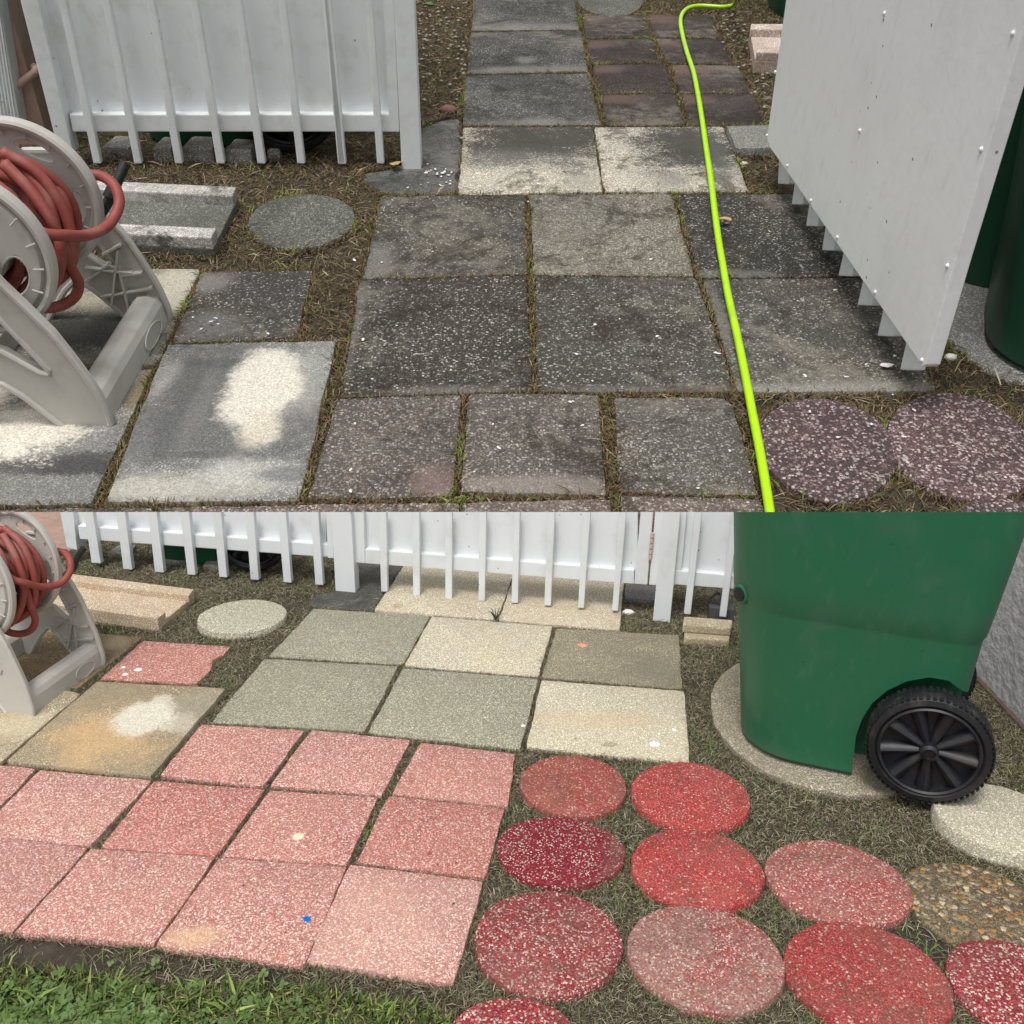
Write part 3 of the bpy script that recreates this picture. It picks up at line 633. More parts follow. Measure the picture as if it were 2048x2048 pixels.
# ------------------------------------------------------------------ hose reels
def make_reel(S, a, u, v, wu, wv, wz, label, zo=0.0, hose_label=None):
    """u = along the axle, v = towards the front feet, all traced in units of the frame width"""
    T = lambda o, p, z: a + u * (o * wu) + v * (p * wv) + Vector((0, 0, z * wz + zo))
    t = thing(S, 'hose_reel', a, label, 'hose reel'); sc = wv
    ul = wu / wv
    def side(o, th, name, ribs):
        f = lambda pts: [(-.80 - p, z) for p, z in reversed(pts)]
        front = [(-.33, .90), (-.241, .715), (-.174, .61), (-.099, .485), (-.049, .36), (0, .225), (.030, .075), (.026, .03), (0, 0)]
        low = [(-.175, 0), (-.255, .11), (-.32, .19), (-.385, .245)]
        outer = front + low; outer = outer + f(outer)
        slot = [(-.40, .62), (-.335, .60), (-.291, .555), (-.242, .46), (-.195, .37), (-.166, .315), (-.170, .295), (-.19, .29), (-.25, .33), (-.33, .40), (-.40, .43)]
        slot = slot + f(slot)[1:-1]
        # ring between outer and slot: resample both by angle around (-.4,.5)
        def bya(poly, n=96):
            cx, cz = -.40, .47; P = []
            for i in range(n):
                an = 2 * math.pi * i / n; dx, dz = math.cos(an), math.sin(an); best = None
                for j in range(len(poly)):
                    (x0, z0), (x1, z1) = poly[j], poly[(j + 1) % len(poly)]
                    ex, ez = x1 - x0, z1 - z0; den = dx * ez - dz * ex
                    if abs(den) < 1e-9: continue
                    tt = ((x0 - cx) * ez - (z0 - cz) * ex) / den; ss = ((x0 - cx) * dz - (z0 - cz) * dx) / den
                    if tt > 0 and -1e-6 <= ss <= 1 + 1e-6 and (best is None or (tt > best if poly is outer else tt < best)): best = tt
                P.append((cx + dx * best, cz + dz * best))
            return P
        O, I = bya(outer), bya(slot); n = len(O)
        V = [T(o, *p) for p in O] + [T(o, *p) for p in I] + [T(o + th, *p) for p in O] + [T(o + th, *p) for p in I]; Fc = []
        for i in range(n):
            j = (i + 1) % n
            Fc += [[i, j, n + j, n + i], [2 * n + i, 2 * n + j, 3 * n + j, 3 * n + i], [i, j, 2 * n + j, 2 * n + i], [n + i, n + j, 3 * n + j, 3 * n + i]]
        fr = build(S, name, V, Fc, REEL, parent=t, smooth=True)
        # raised rims round the plate
        for poly, rr in ((O, .016), (I, .013)):
            V, Fc = tube([T(o + (th if o > .5 else 0) * 0 + (.0 if o > .5 else th * .0), p, z) for p, z in poly], rr * sc, 8, closed=True)
            build(S, 'rim', V, Fc, REEL, parent=fr, smooth=True)
        if ribs:
            R_ = []
            for (p0, z0), (p1, z1) in (((-.35, .25), (-.19, .36)), ((-.25, .12), (-.14, .42)), ((-.33, .33), (-.10, .30)), ((-.17, .02), (-.16, .30)), ((-.29, .17), (-.02, .22)), ((-.18, .55), (-.28, .52)), ((-.12, .45), (-.22, .40)), ((-.05, .30), (-.16, .29))):
                A0, A1 = T(o - .035, p0, z0), T(o - .035, p1, z1); d = (A1 - A0); nn = d.normalized().cross(u) * .005 * sc
                R_.append(prism([A0 - nn, A1 - nn, A1 + nn, A0 + nn], u * .036 * wu))
            V, Fc = join(*R_); build(S, 'rib', V, Fc, REEL, parent=fr)
        return fr
    side(0.0, .045, 'side_frame', False); side(.965, .04, 'side_frame', True)
    # foot plate on the far side, crossbars
    V, Fc = prism([T(1.0, -.02, 0), T(1.13, -.01, 0), T(1.14, .035, 0), T(1.0, .035, 0)], Vector((0, 0, .02 * wz))); build(S, 'foot', V, Fc, REEL, parent=t, bevel=.004 * sc)
    for p0, mir in ((0, 1), (-.80, -1)):
        sec = [(.018, .005), (.006, .125), (-.012, .160), (-.05, .178), (-.105, .172), (-.135, .145), (-.140, .005)]
        V = []; Fc = []; n = len(sec)
        for o in (.04, .97): V += [T(o, p0 + mir * p, z) for p, z in sec]
        Fc = [[j, (j + 1) % n, n + (j + 1) % n, n + j] for j in range(n)] + [list(range(n)), list(range(n, 2 * n))[::-1]]
        cb = build(S, 'crossbar', V, Fc, REEL, parent=t, bevel=.006 * sc)
        if mir == 1:
            ov = [T(.72 + .13 * math.cos(6.283 * i / 32), .019 - .014 * max(0, (.085 + .036 * math.sin(6.283 * i / 32) - .09) / .05), .075 + .042 * math.sin(6.283 * i / 32)) for i in range(32)]
            V, Fc = tube(ov, .0035 * sc, 6, closed=True); build(S, 'badge', V, Fc, REEL, parent=cb, smooth=True)
    # drum, flanges
    cz = .785; rr = .350
    def ring3(o, prof, name, par=t, seg=72):
        V, Fc = [], []; n = len(prof)
        for i in range(seg):
            th = 6.283185 * i / seg; V += [T(o + h, -.40 + r * math.cos(th), cz + r * math.sin(th)) for r, h in prof]
        for i in range(seg):
            for j in range(n):
                A_, B_ = i * n, ((i + 1) % seg) * n; Fc.append([A_ + j, A_ + (j + 1) % n, B_ + (j + 1) % n, B_ + j])
        return build(S, name, V, Fc, REEL, parent=par, smooth=True)
    def flange(o, sg):
        holes = [(R(d), .235, .085, .035) for d in (62, 345, 195, 270, 130)] if sg > 0 else [(R(d), .20, .095, .055) for d in (-28, 62, 152, 242)]
        # disc surface as polar grid with holes left out
        nr, na = 26, 120; V, Fc = [], []; idx = {}
        def prof(r): return (.0 if r > .30 else .022 * sg) + (.012 * sg if r < .14 else 0)
        rs = [.06 + (.325 - .06) * i / nr for i in range(nr + 1)]
        for i, r in enumerate(rs):
            for j in range(na):
                th = 6.283185 * j / na; V.append(T(o + prof(r), -.40 + r * math.cos(th), cz + r * math.sin(th)))
        for i in range(nr):
            for j in range(na):
                r = (rs[i] + rs[i + 1]) / 2; th = 6.283185 * (j + .5) / na; hole = False
                for ha, hr, la, lr in holes:
                    d = (th - ha + math.pi) % 6.283185 - math.pi
                    if (d * hr / la) ** 2 + ((r - hr) / lr) ** 2 < 1: hole = True
                if not hole: Fc.append([i * na + j, i * na + (j + 1) % na, (i + 1) * na + (j + 1) % na, (i + 1) * na + j])
        fl = build(S, 'flange', V, Fc, REEL, parent=t, smooth=True)
        md = fl.modifiers.new('solid', 'SOLIDIFY'); md.thickness = .012 * sc; md.offset = 0
        ring3(o, [(.322, -.030), (.338, -.036), (.350, -.028), (.354, 0), (.350, .022), (.338, .028), (.322, .022), (.318, 0)], 'rim', fl)
        for ha, hr, la, lr in holes:
            pth = []
            for i in range(28):
                q = 6.283185 * i / 28; r = hr + lr * 1.06 * math.sin(q); th = ha + la * 1.04 * math.cos(q) / hr
                pth.append(T(o + prof(.2), -.40 + r * math.cos(th), cz + r * math.sin(th)))
            V, Fc = tube(pth, .0075 * sc, 8, closed=True); build(S, 'opening_rim', V, Fc, REEL, parent=fl, smooth=True)
        R_ = []
        for i in range(18):
            th = R(20 * i + 7); 
            pts = [T(o + .022 * sg - .018, -.40 + r * math.cos(th + (r - .2) * .6), cz + r * math.sin(th + (r - .2) * .6)) for r in (.275, .295, .318)]
            R_.append(tube(pts, .0045 * sc, 6))
        V, Fc = join(*R_); build(S, 'rib', V, Fc, REEL, parent=fl, smooth=True)
    flange(.70, 1); flange(.12, -1)
    ring3(.12, [(.0, 0), (.15, 0), (.15, .58), (.0, .58)], 'drum')
    ring3(-.03, [(.0, 0), (.055, 0), (.055, .2), (.0, .2)], 'hub', seg=32); ring3(.66, [(.0, 0), (.06, 0), (.06, .36), (.0, .36)], 'hub', seg=32)
    # hose: wound coils, hanging loops, one loop thrown over the far flange
    rng = random.Random(5); path = []
    turns = 13; N = 34
    for i in range(turns * N + 1):
        ph = 6.283185 * i / N; lay = i / N
        o = .41 + .215 * math.sin(lay * 1.9) + .015 * math.sin(ph * 1.3); r = .155 + .0088 * lay + .018 * math.sin(ph + lay * 2.1)
        sag = .05 * max(0, -math.sin(ph)) * (lay / turns)
        path.append(T(o, -.40 + (r + .02 * math.sin(lay * 3)) * math.cos(ph), cz + r * math.sin(ph) - sag))
    hr = .0240 * sc
    V, Fc = tube(path, hr, 12); hs = build(S, 'garden_hose', V, Fc, HOSE, parent=t, smooth='all')
    L1 = [(.2, -.27, .95), (.18, -.19, .905), (.2, -.145, .861), (.2, -.09, .832), (.26, -.045, .80), (.38, -.03, .745), (.50, -.005, .715), (.60, .015, .715), (.68, .035, .76), (.73, .02, .81), (.77, -.02, .835), (.80, -.07, .845), (.80, -.14, .85)]
    L2 = [(.45, -.30, 1.03), (.40, -.20, .93), (.36, -.135, .82), (.37, -.125, .70), (.40, -.135, .60), (.42, -.13, .51), (.41, -.16, .445), (.38, -.225, .415), (.33, -.285, .43), (.30, -.33, .47), (.28, -.40, .50)]
    L3 = [(.50, -.32, 1.06), (.50, -.20, .97), (.48, -.13, .83), (.45, -.115, .68), (.43, -.15, .58), (.40, -.23, .515), (.36, -.31, .48), (.3, -.40, .47)]
    for Lp in (L1, L2, L3):
        V, Fc = tube(catmull([T(*p) for p in Lp], 8), hr, 12); build(S, 'garden_hose', V, Fc, HOSE, parent=t, smooth='all')
    # black hose connector behind the far flange
    V, Fc = join(tube(catmull([T(.97, -.005, .84), T(.93, -.035, .79), T(.88, -.075, .72), T(.84, -.12, .66), T(.82, -.17, .62)], 4), .024 * sc, 10), lathe(T(.89, -.07, .73), T(.88, -.075, .72) - T(.93, -.035, .79), [(0, -.03 * sc), (.034 * sc, -.03 * sc), (.036 * sc, .03 * sc), (0, .03 * sc)], 12))
    build(S, 'hose_connector', V, Fc, BLACK, parent=t, smooth=True)
    V, Fc = lathe(T(-.13, -.30, .14), T(-.13, -.30, .14) - T(0, -.40, .25), [(0, -.05 * sc), (.04 * sc, -.05 * sc), (.045 * sc, .05 * sc), (.03 * sc, .05 * sc), (.028 * sc, -.03 * sc), (0, -.03 * sc)], 20)
    return t
a0 = A.G('n', 215, 862, .0); b0 = A.G('n', 338, 642, .0); u0 = (b0 - a0).normalized(); v0 = Vector((u0.y, -u0.x, 0)); w0 = (b0 - a0).length
make_reel(A, a0, u0, v0, w0, w0, w0, 'grey hose reel with red hose, on the whitewashed and mouldy slabs above', zo=.0)
a1 = B.G('n', 62, 1441, .0); b1 = B.G('n', 207, 1333, .0); u1 = (b1 - a1).normalized(); v1 = Vector((u1.y, -u1.x, 0)); w1 = (b1 - a1).length
make_reel(B, a1, u1, v1, w1, .335, .385, 'grey hose reel with red hose, on the brown and tan slabs below', zo=.0)

# ------------------------------------------------------------------ lime hose on the upper slabs
hz = .028 * kA
hp = [('a3', 348, -30, .3), ('a3', 342, -6, .12), ('a3', 325, 28, .0), ('a3', 270, 38, 0), ('a3', 150, 32, 0), ('a3', 85, 42, 0), ('a3', 48, 72, 0), ('a3', 36, 120, 0), ('a3', 46, 190, 0), ('a3', 72, 290, 0), ('a3', 108, 400, 0), ('a3', 132, 520, 0),
      ('a3', 152, 640, 0), ('a3', 178, 820, 0), ('a3', 205, 1000, 0), ('a3', 225, 1170, 0), ('a3', 250, 1350, 0), ('a6', 268, 40, 0), ('a6', 300, 220, 0), ('a6', 345, 420, 0), ('a6', 390, 640, 0), ('a6', 430, 850, 0), ('a6', 475, 1080, 0), ('a6', 512, 1300, 0), ('a6', 545, 1520, 0)]
V, Fc = tube(catmull([A.G(k, x, y, hz + dz) for k, x, y, dz in hp], 8), .0175, 14)
tag(build(A, 'garden_hose', V, Fc, LIME, smooth='all'), 'bright lime green garden hose lying across the dark slabs of the upper yard', 'hose')

# ================================================================== LOWER YARD (cleaned paving)
kB = B.k
GB = 'grey green and cream square slabs of the lower yard'
def clean(nm, base, peb, amount=.5, dirt=None, damt=.4, dsc=3, cell=.005, pch=(), spots=None, bump=.5):
    def f(c): return aggregate(nm, base, peb, kB, amount, cell, dirt, damt, dsc, [patch(B, c, *p) for p in pch], spots=spots, bump=bump)
    return f
gg = (.315, .295, .22); GP = [(.30, .29, .22), (.40, .385, .30), (.50, .48, .39), (.24, .24, .19)]
cc = (.55, .49, .365); CP = [(.52, .46, .34), (.61, .55, .42), (.68, .63, .50), (.46, .40, .29)]
paver(B, [('n', 627, 1217), ('b2', 515, 572), ('b2', 362, 842), ('b1', 1482, 797)], clean('grey green slab', gg, GP, .45, (.23, .22, .165), .45), 'grey green slab in the back row, left of the cream one', GB)
paver(B, [('b2', 523, 577), ('b2', 1190, 630), ('b2', 1113, 910), ('b2', 372, 848)], clean('cream slab', cc, CP, .45, (.46, .39, .26), .35, cell=.004), 'cream slab in the middle of the back row, below the gate', GB)
paver(B, [('b2', 1212, 642), ('b2', 1888, 680), ('b2', 1905, 975), ('b2', 1128, 912)], clean('olive slab', (.28, .25, .175), [(.27, .25, .18), (.36, .33, .25), (.22, .20, .15)], .45, (.18, .16, .115), .6, 2.5, pch=[('b2', 1355, 727, 32, 12, (.72, .30, .20), .7, .2, .9), ('b2', 1760, 850, 130, 80, (.16, .145, .11), 1.0, .6, .6)]), 'olive slab with a small coral stain, right end of the back row', GB)
paver(B, [('b1', 1457, 808), ('b2', 338, 852), ('b2', 152, 1212), ('b1', 1168, 1158)], clean('grey green slab', gg, GP, .5, (.24, .225, .16), .4), 'grey green slab at the left end of the second row', GB)
paver(B, [('b2', 365, 860), ('b2', 1110, 922), ('b2', 1012, 1310), ('b2', 168, 1218)], clean('grey green slab', lum(gg, 1.08), GP, .5, (.25, .235, .17), .35, pch=[('b2', 1030, 1170, 14, 7, (.75, .74, .7), .5, .2, 1)]), 'grey green slab in the middle of the second row', GB)
paver(B, [('b2', 1128, 927), ('b2', 1916, 985), ('n', 1380, 1526), ('b2', 1047, 1298)], clean('cream slab', (.58, .52, .385), CP, .45, (.50, .43, .29), .35, cell=.004, pch=[('b2', 1450, 1130, 260, 45, (.50, .38, .24), 1.2, .6, .55), ('b2', 1755, 1270, 28, 13, (.80, .79, .76), .6, .2, 1), ('b2', 1862, 1190, 12, 9, (.80, .79, .76), .6, .2, 1), ('b2', 1500, 1275, 40, 12, (.22, .18, .11), 1.0, .4, .6)]),
      'cream slab with white droppings, right end of the second row', GB)
cw = (.52, .445, .34)
paver(B, [('b2', 398, 250), ('b2', 990, 292), ('b2', 886, 595), ('b2', 206, 544)], clean('sandy threshold slab', cw, CP, .4, (.40, .32, .22), .45, cell=.0035, pch=[('b2', 330, 520, 30, 16, (.33, .24, .13), 1.0, .5, .7)]), 'sandy slab under the left half of the closed gate', 'sandy slabs under the gate', zt=.016)
paver(B, [('b2', 996, 293), ('b2', 1585, 330), ('b2', 1562, 650), ('b2', 892, 596)], clean('sandy threshold slab', cw, CP, .4, (.40, .31, .22), .45, cell=.0035, spots=((.75, .74, .7), .003, .03)), 'sandy slab under the right half of the closed gate', 'sandy slabs under the gate', zt=.016)
# pink pavers
PK = (.47, .225, .19); PP = [(.58, .36, .31), (.70, .52, .45), (.50, .25, .215), (.80, .67, .58)]
GP_ = 'pink square pavers of the lower yard'
def pink(f=1.0, red=0.0, pch=()):
    b = (PK[0] * f, PK[1] * f * (1 - red * .45), PK[2] * f * (1 - red * .45)); pp = [lum(p, f * (1 - .06 * red)) for p in PP]
    return clean('pink paver', b, pp, .62, (PK[0] * .93 * f, PK[1] * .9 * f, PK[2] * .88 * f), .3, 3, .0042, pch, ((.85, .74, .62), .003, .05))
WOR = (.70, .47, .38)
pinks = [([('b1', 1112, 1172), ('b1', 1682, 1206), ('b4', 1452, 97), ('b4', 882, 40)], pink(1, .2), 'pink paver at the left of its short row, touching the grey green slabs'),
         ([('b1', 1722, 1200), ('b2', 408, 1258), ('b5', 248, 148), ('b4', 1492, 95)], pink(1, .1), 'pink paver in the middle of its short row below the grey green slabs'),
         ([('b2', 462, 1272), ('b2', 985, 1335), ('b5', 945, 215), ('b5', 302, 140)], pink(.95, .3), 'pink paver at the right of its short row, beside the first red round'),
         ([('b4', -350, -50), ('b4', 200, 4), ('b4', -5, 215), ('b4', -150, 370), ('b4', -620, 330)], pink(1), 'pink paver cut by the left picture edge below the whitewashed slab'),
         ([('b4', 220, 8), ('b4', 840, 68), ('b4', 500, 428), ('b4', -140, 368)], pink(1.05), 'smooth pink paver at the left of the middle pink row'),
         ([('b4', 850, 72), ('b4', 1465, 118), ('b4', 1190, 486), ('b4', 552, 436)], pink(.95, .6, [('b4', 1090, 462, 130, 14, (.46, .12, .10), .9, .4, .5)]), 'reddest square paver, with moss along its lower edge, in the middle pink row'),
         ([('b4', 1490, 120), ('b5', 228, 160), ('b5', 53, 535), ('b4', 1217, 488)], pink(.98, .3, [('b4', 1645, 375, 24, 16, (.80, .62, .45), .7, .2, 1)]), 'salmon pink paver with a peach blotch in the middle pink row'),
         ([('b5', 288, 152), ('b5', 928, 226), ('b5', 815, 606), ('b5', 102, 516)], pink(.9, .6, [('b5', 512, 466, 14, 9, (.25, .08, .05), .5, .2, 1), ('b5', 660, 520, 10, 6, (.25, .08, .05), .5, .2, 1)]), 'rough pink paver at the right end of the middle pink row'),
         ([('b4', -500, 325), ('b4', 485, 438), ('b4', 68, 903), ('b4', -900, 800)], pink(1.04), 'pink paver in the lower left corner of the paving'),
         ([('b4', 500, 445), ('b4', 1188, 492), ('b4', 848, 974), ('b4', 78, 905)], pink(1.04, .1), 'pink paver in the front row, left of the blue spotted one'),
         ([('b4', 1206, 496), ('b4', 1916, 545), ('b4', 1672, 1095), ('b4', 858, 978)], pink(1.02, .15, [('b4', 1695, 828, 25, 15, (.0, .15, .46), .8, .15, 1), ('b4', 1050, 930, 130, 50, (.62, .42, .26), 1.2, .6, .6)]), 'pink paver with a bright blue paint spot'),
         ([('b5', 72, 530), ('b5', 806, 626), ('b5', 645, 1190), ('b4', 1690, 1065)], pink(1.03, .0, [('b5', 182, 893, 13, 13, (.28, .10, .07), .5, .2, 1), ('b5', 250, 950, 420, 260, (.66, .46, .38), 1.8, .7, .25)]), 'palest pink paver at the lower right corner of the pink paving')]
for q, mm, l in pinks: paver(B, q, mm, l, GP_, zt=.016)
paver(B, [('b1', 790, 708), ('b1', 1272, 742), ('b1', 1235, 790), ('b1', 1180, 810), ('b1', 1165, 870), ('b1', 1085, 948), ('b1', 552, 924)],
      pink(.92, .45, [('b1', 760, 862, 20, 9, (.82, .74, .7), .6, .2, 1), ('b1', 690, 888, 16, 7, (.82, .74, .7), .6, .2, 1), ('b1', 680, 848, 12, 6, (.82, .74, .7), .6, .2, 1)]), 'lone pink paver with white specks above the tan slab', None)
# tan slabs
paver(B, [('b1', 535, 934), ('b1', 1245, 976), ('b4', 832, 44), ('b1', 35, 1372)],
      smooth_mat('tan stained slab', (.36, .295, .195), (.25, .215, .15), .6, 2.5,
                 [('b1', 560, 1240, 260, 130, (.52, .345, .175), 1.4, .6, .7), ('b1', 620, 1020, 250, 60, (.29, .235, .15), 1.2, .6, .6), ('b1', 1080, 1060, 160, 110, (.30, .28, .22), 1.3, .6, .6), ('b1', 1000, 1160, 90, 50, (.52, .47, .38), 1.5, .5, .6),
                  ('b1', 790, 1135, 160, 85, (.60, .57, .47), 1.0, .25, .95), ('b1', 900, 1040, 60, 30, (.60, .56, .45), 1.1, .3, .7)], B), 'tan slab with a whitish blotch, right of the hose reel in the lower yard', None, zt=.02)
paver(B, [('b1', -250, 600), ('b1', 786, 690), ('b1', 430, 975), ('b1', -700, 900)],
      smooth_mat('brown slab', (.23, .175, .105), (.15, .12, .08), .6, 2.2, [('b1', 640, 720, 60, 30, (.36, .29, .19), .9, .5, .6), ('b1', 220, 850, 60, 12, (.28, .18, .09), 1.2, .4, .6)], B), 'brown slab between the feet of the lower hose reel', None, zt=.015)
paver(B, [('b1', -750, 920), ('b1', 380, 985), ('b1', 445, 1003), ('b1', 8, 1376), ('b1', -1100, 1300)],
      smooth_mat('pale tan slab', (.44, .375, .255), (.30, .25, .17), .55, 2.6, [('b1', 100, 1180, 200, 60, (.55, .48, .34), 1.2, .5, .6)], B), 'pale tan slab under the near foot of the lower hose reel', None, zt=.018)
# rounds
def red(base, w, amt, dirt=None, da=.4, cell=.0062, brown=False):
    cell *= .8; pb = [lum(base, .8), lum(base, 1.4), (base[0] * 1.1, base[1] * 2.6, base[2] * 2.6), (.56, .38, .32), (.70, .60, .50)] if w else [lum(base, .8), lum(base, 1.1), lum(base, 1.3), (base[0] * 1.15, base[1] * 2.4, base[2] * 2.2), (.60, .44, .37)]
    return aggregate('red aggregate', base, pb, kB, amt, cell, dirt, da, 4.0, bump=1.0, eff=((.34, .20, .165), .22, (.13, .075, .055), .45))
D0 = (.26, .17, .13)
rnd = [(1082, 1482, 101, 58, red((.33, .075, .065), 0, .55, D0, .25, .0052), 'faded red round stone at the back left, nearest the cream slab'),
       (1303, 1502, 112, 64, red((.38, .068, .062), 0, .5, None, .3, .0052), 'bright red round stone at the back right, nearest the bin'),
       (1058, 1606, 121, 67, red((.21, .024, .032), 1, .72, None, .4, .005), 'deepest crimson round stone, in the second row at the left'),
       (1315, 1640, 125, 75, red((.38, .062, .058), 0, .5, (.36, .15, .12), .3, .0058), 'orange red round stone in the middle of the second row'),
       (1580, 1665, 132, 77, red((.36, .085, .08), 1, .75, D0, .35, .0058), 'dull red round stone with a tuft of grass, right end of the second row'),
       (1033, 1779, 142, 99, red((.27, .05, .052), 1, .9, None, .3, .0062), 'red round stone thick with cream pebbles, below the crimson one'),
       (1331, 1808, 147, 100, red((.34, .09, .085), 1, .8, (.27, .20, .16), .6, .0062), 'brownish worn red round stone in the middle of the third row'),
       (1635, 1846, 152, 103, red((.34, .06, .056), 0, .6, (.28, .12, .10), .35, .0070), 'large brick red round stone at the right of the third row'),
       (1925, 1868, 128, 88, red((.27, .042, .048), 1, .85, None, .3, .0064), 'red and cream round stone cut by the right picture edge'),
       (966, 1965, 126, 84, red((.32, .05, .055), 1, .9, None, .3, .0064), 'red and cream round stone cut by the bottom picture edge')]
for cx, cy, rx, ry, mm, l in rnd: round_paver(B, 'f', cx, cy, rx, ry, mm, l, 'red round stepping stones', zt=.022)
m = aggregate('cream aggregate', (.52, .475, .355), [(.50, .46, .35), (.62, .58, .46), (.70, .66, .54), (.38, .35, .27)], kB, .55, .0045, (.42, .38, .29), .3, 3)
round_paver(B, 'f', 1890, 1545, 119, 62, m, 'thick cream round stone at the right picture edge beside the bin wheel', None, zt=.045, thick=.07)
round_paver(B, 'b1', 1338, 575, 245, 90, aggregate('pale round', (.42, .40, .30), [(.40, .38, .30), (.52, .50, .41), (.60, .57, .46)], kB, .5, .0045, (.33, .31, .24), .4, 3), 'pale round stepping stone in the grass below the lower fence', None, zt=.03, thick=.05)
m = aggregate('river pebbles', (.13, .105, .07), [(.46, .24, .08), (.32, .27, .18), (.60, .50, .33), (.20, .15, .10), (.42, .30, .15), (.28, .24, .18)], kB, .93, .0125, (.14, .12, .09), .3, 3, bump=1.0)
round_paver(B, 'f', 1846, 1716, 132, 82, m, 'round stone of brown river pebbles sunk in the grass', None, zt=.012)
m = aggregate('tan bin base', (.27, .24, .18), [(.35, .31, .24), (.46, .42, .33), (.54, .5, .4)], kB, .45, .005, (.22, .185, .13), .6, 4)
round_paver(B, 'n', 1655, 1441, 230, 138, m, 'large round tan concrete pad under the green bin of the lower yard', None, zt=.025, thick=.06)
# dark concrete pieces by the gate
m = aggregate('old dark concrete', (.11, .107, .095), [(.1, .1, .09), (.16, .155, .14)], kB, .3, .004, (.05, .048, .042), .6, 5, eff=((.22, .21, .19), .6, (.03, .03, .028), .5), spots=((.7, .7, .67), .004, .10))
paver(B, [('b1', 1735, 455), ('b1', 1850, 440), ('b2', 100, 270), ('b2', 372, 285), ('b2', 198, 541), ('b2', 0, 538), ('b1', 1700, 520)], m, 'dark poured concrete at the foot of the middle fence post', None, zt=.008, name='concrete_patch', cat='concrete patch', jit=.003)
m = aggregate('blue grey concrete', (.18, .18, .18), [(.18, .18, .18), (.25, .25, .25)], kB, .3, .004, (.11, .11, .11), .5, 3)
paver(B, [('b2', 1592, 395), ('b2', 1770, 405), ('b2', 1760, 488), ('b2', 1592, 472)], m, 'blue grey concrete block between the gate and the right post', None, zt=.02, name='concrete_block', cat='block')
st_m = aggregate('tan splash concrete', (.60, .455, .33), [(.58, .44, .32), (.66, .51, .38)], kB, .25, .003, (.42, .30, .19), .45, 4)
splash(B, [('b1', 250, 322), ('b1', 1070, 425), ('b1', 1041, 461), ('b1', 250, 360)], [('b1', 150, 440), ('b1', 914, 552), ('b1', 868, 587), ('b1', 150, 487)], .055, .03, st_m, st_m,
       'clean tan splash block with raised side ribs behind the lower hose reel')

# --- lower fence, gate
p0 = B.G('n', 670, 1184); p1 = B.G('n', 1340, 1246); eF = (p1 - p0).normalized(); nF = Vector((eF.y, -eF.x, 0))
if nF.dot(B.o - p0) < 0: nF = -nF
polyF, plateF = frame_plane(B, p0, eF, nF)
TOP = -60
fb = thing(B, 'picket_fence', B.G('n', 400, 1160), 'white picket fence section left of the closed gate in the lower yard', 'fence')
def ext(a, b_, ya, yb, y=TOP): return a + (a - b_) / (yb - ya) * (ya - y)
def bar(plate, k_, name, tx0, tx1, bx0, bx1, yb0, yb1, off, depth, par):
    plate(name, [(k_, ext(tx0, bx0, 0, yb0), TOP), (k_, ext(tx1, bx1, 0, yb1), TOP), (k_, bx1, yb1), (k_, bx0, yb0)], off, depth, WHITE_B, par)
bar(plateF, 'b1', 'post', 1828, 1938, 1852, 1962, 440, 455, .004, .05 * kB, fb)
plateF('post', [('b1', 319, TOP), ('b1', 398, TOP), ('b1', 425, 212), ('b1', 368, 196)], -.02, .05, WHITE_B, fb)
plateF('panel', [('b1', 420, TOP), ('b1', 1800, TOP), ('b1', 1800, 235), ('b1', 440, 120)], -.042, .01, WHITE_B, fb)
plateF('rail', [('b1', 428, 76), ('b1', 1810, 180), ('b1', 1812, 250), ('b1', 440, 150)], -.018, .024, WHITE_B, fb)
plateF('stile', [('b1', 1795, TOP), ('b1', 1832, TOP), ('b1', 1842, 257), ('b1', 1810, 254)], -.016, .025, WHITE_B, fb)
for tx0, tx1, bx0, bx1, yb in ((462, 512, 505, 556, 283), (640, 690, 680, 729, 318), (815, 865, 855, 904, 334), (992, 1043, 1035, 1078, 348), (1172, 1220, 1210, 1253, 361), (1352, 1400, 1383, 1428, 375), (1530, 1578, 1565, 1608, 390), (1712, 1757, 1740, 1783, 403)):
    bar(plateF, 'b1', 'picket', tx0, tx1, bx0, bx1, yb - 2, yb + 2, 0, .018, fb)
gb = thing(B, 'picket_gate', B.G('n', 960, 1190), 'closed white picket gate over the sandy slabs of the lower yard', 'gate')
plateF('panel', [('b2', 120, TOP), ('b2', 1660, TOP), ('b2', 1660, 360), ('b2', 120, 240)], -.034, .01, WHITE_B, gb)
plateF('rail', [('b2', 155, 205), ('b2', 1640, 322), ('b2', 1640, 398), ('b2', 155, 284)], -.016, .024, WHITE_B, gb)
plateF('stile', [('b2', 70, TOP), ('b2', 146, TOP), ('b2', 155, 284), ('b2', 86, 279)], -.015, .025, WHITE_B, gb)
plateF('stile', [('b2', 1682, TOP), ('b2', 1750, TOP), ('b2', 1713, 403), ('b2', 1640, 397)], -.015, .025, WHITE_B, gb)
for tx0, tx1, bx0, bx1, yb in ((228, 272, 243, 278, 441), (413, 455, 420, 457, 461), (597, 635, 597, 634, 479), (785, 825, 780, 815, 492), (976, 1010, 962, 998, 503), (1166, 1203, 1143, 1180, 518), (1360, 1400, 1330, 1363, 531), (1558, 1598, 1518, 1551, 546)):
    bar(plateF, 'b2', 'picket', tx0, tx1, bx0, bx1, yb - 1, yb + 1, 0, .016, gb)
RUST = plain('hinge', (.55, .42, .36), .6, (.35, .15, .1), .5, 30)
hq = polyF([('b2', 1742, 112), ('b2', 1727, 262)], -.008); hd = hq[1] - hq[0]; hh = []
for i in range(5): hh.append(tube([hq[0] + hd * (i / 5 + .02), hq[0] + hd * ((i + 1) / 5 - .02)], .0052, 10))
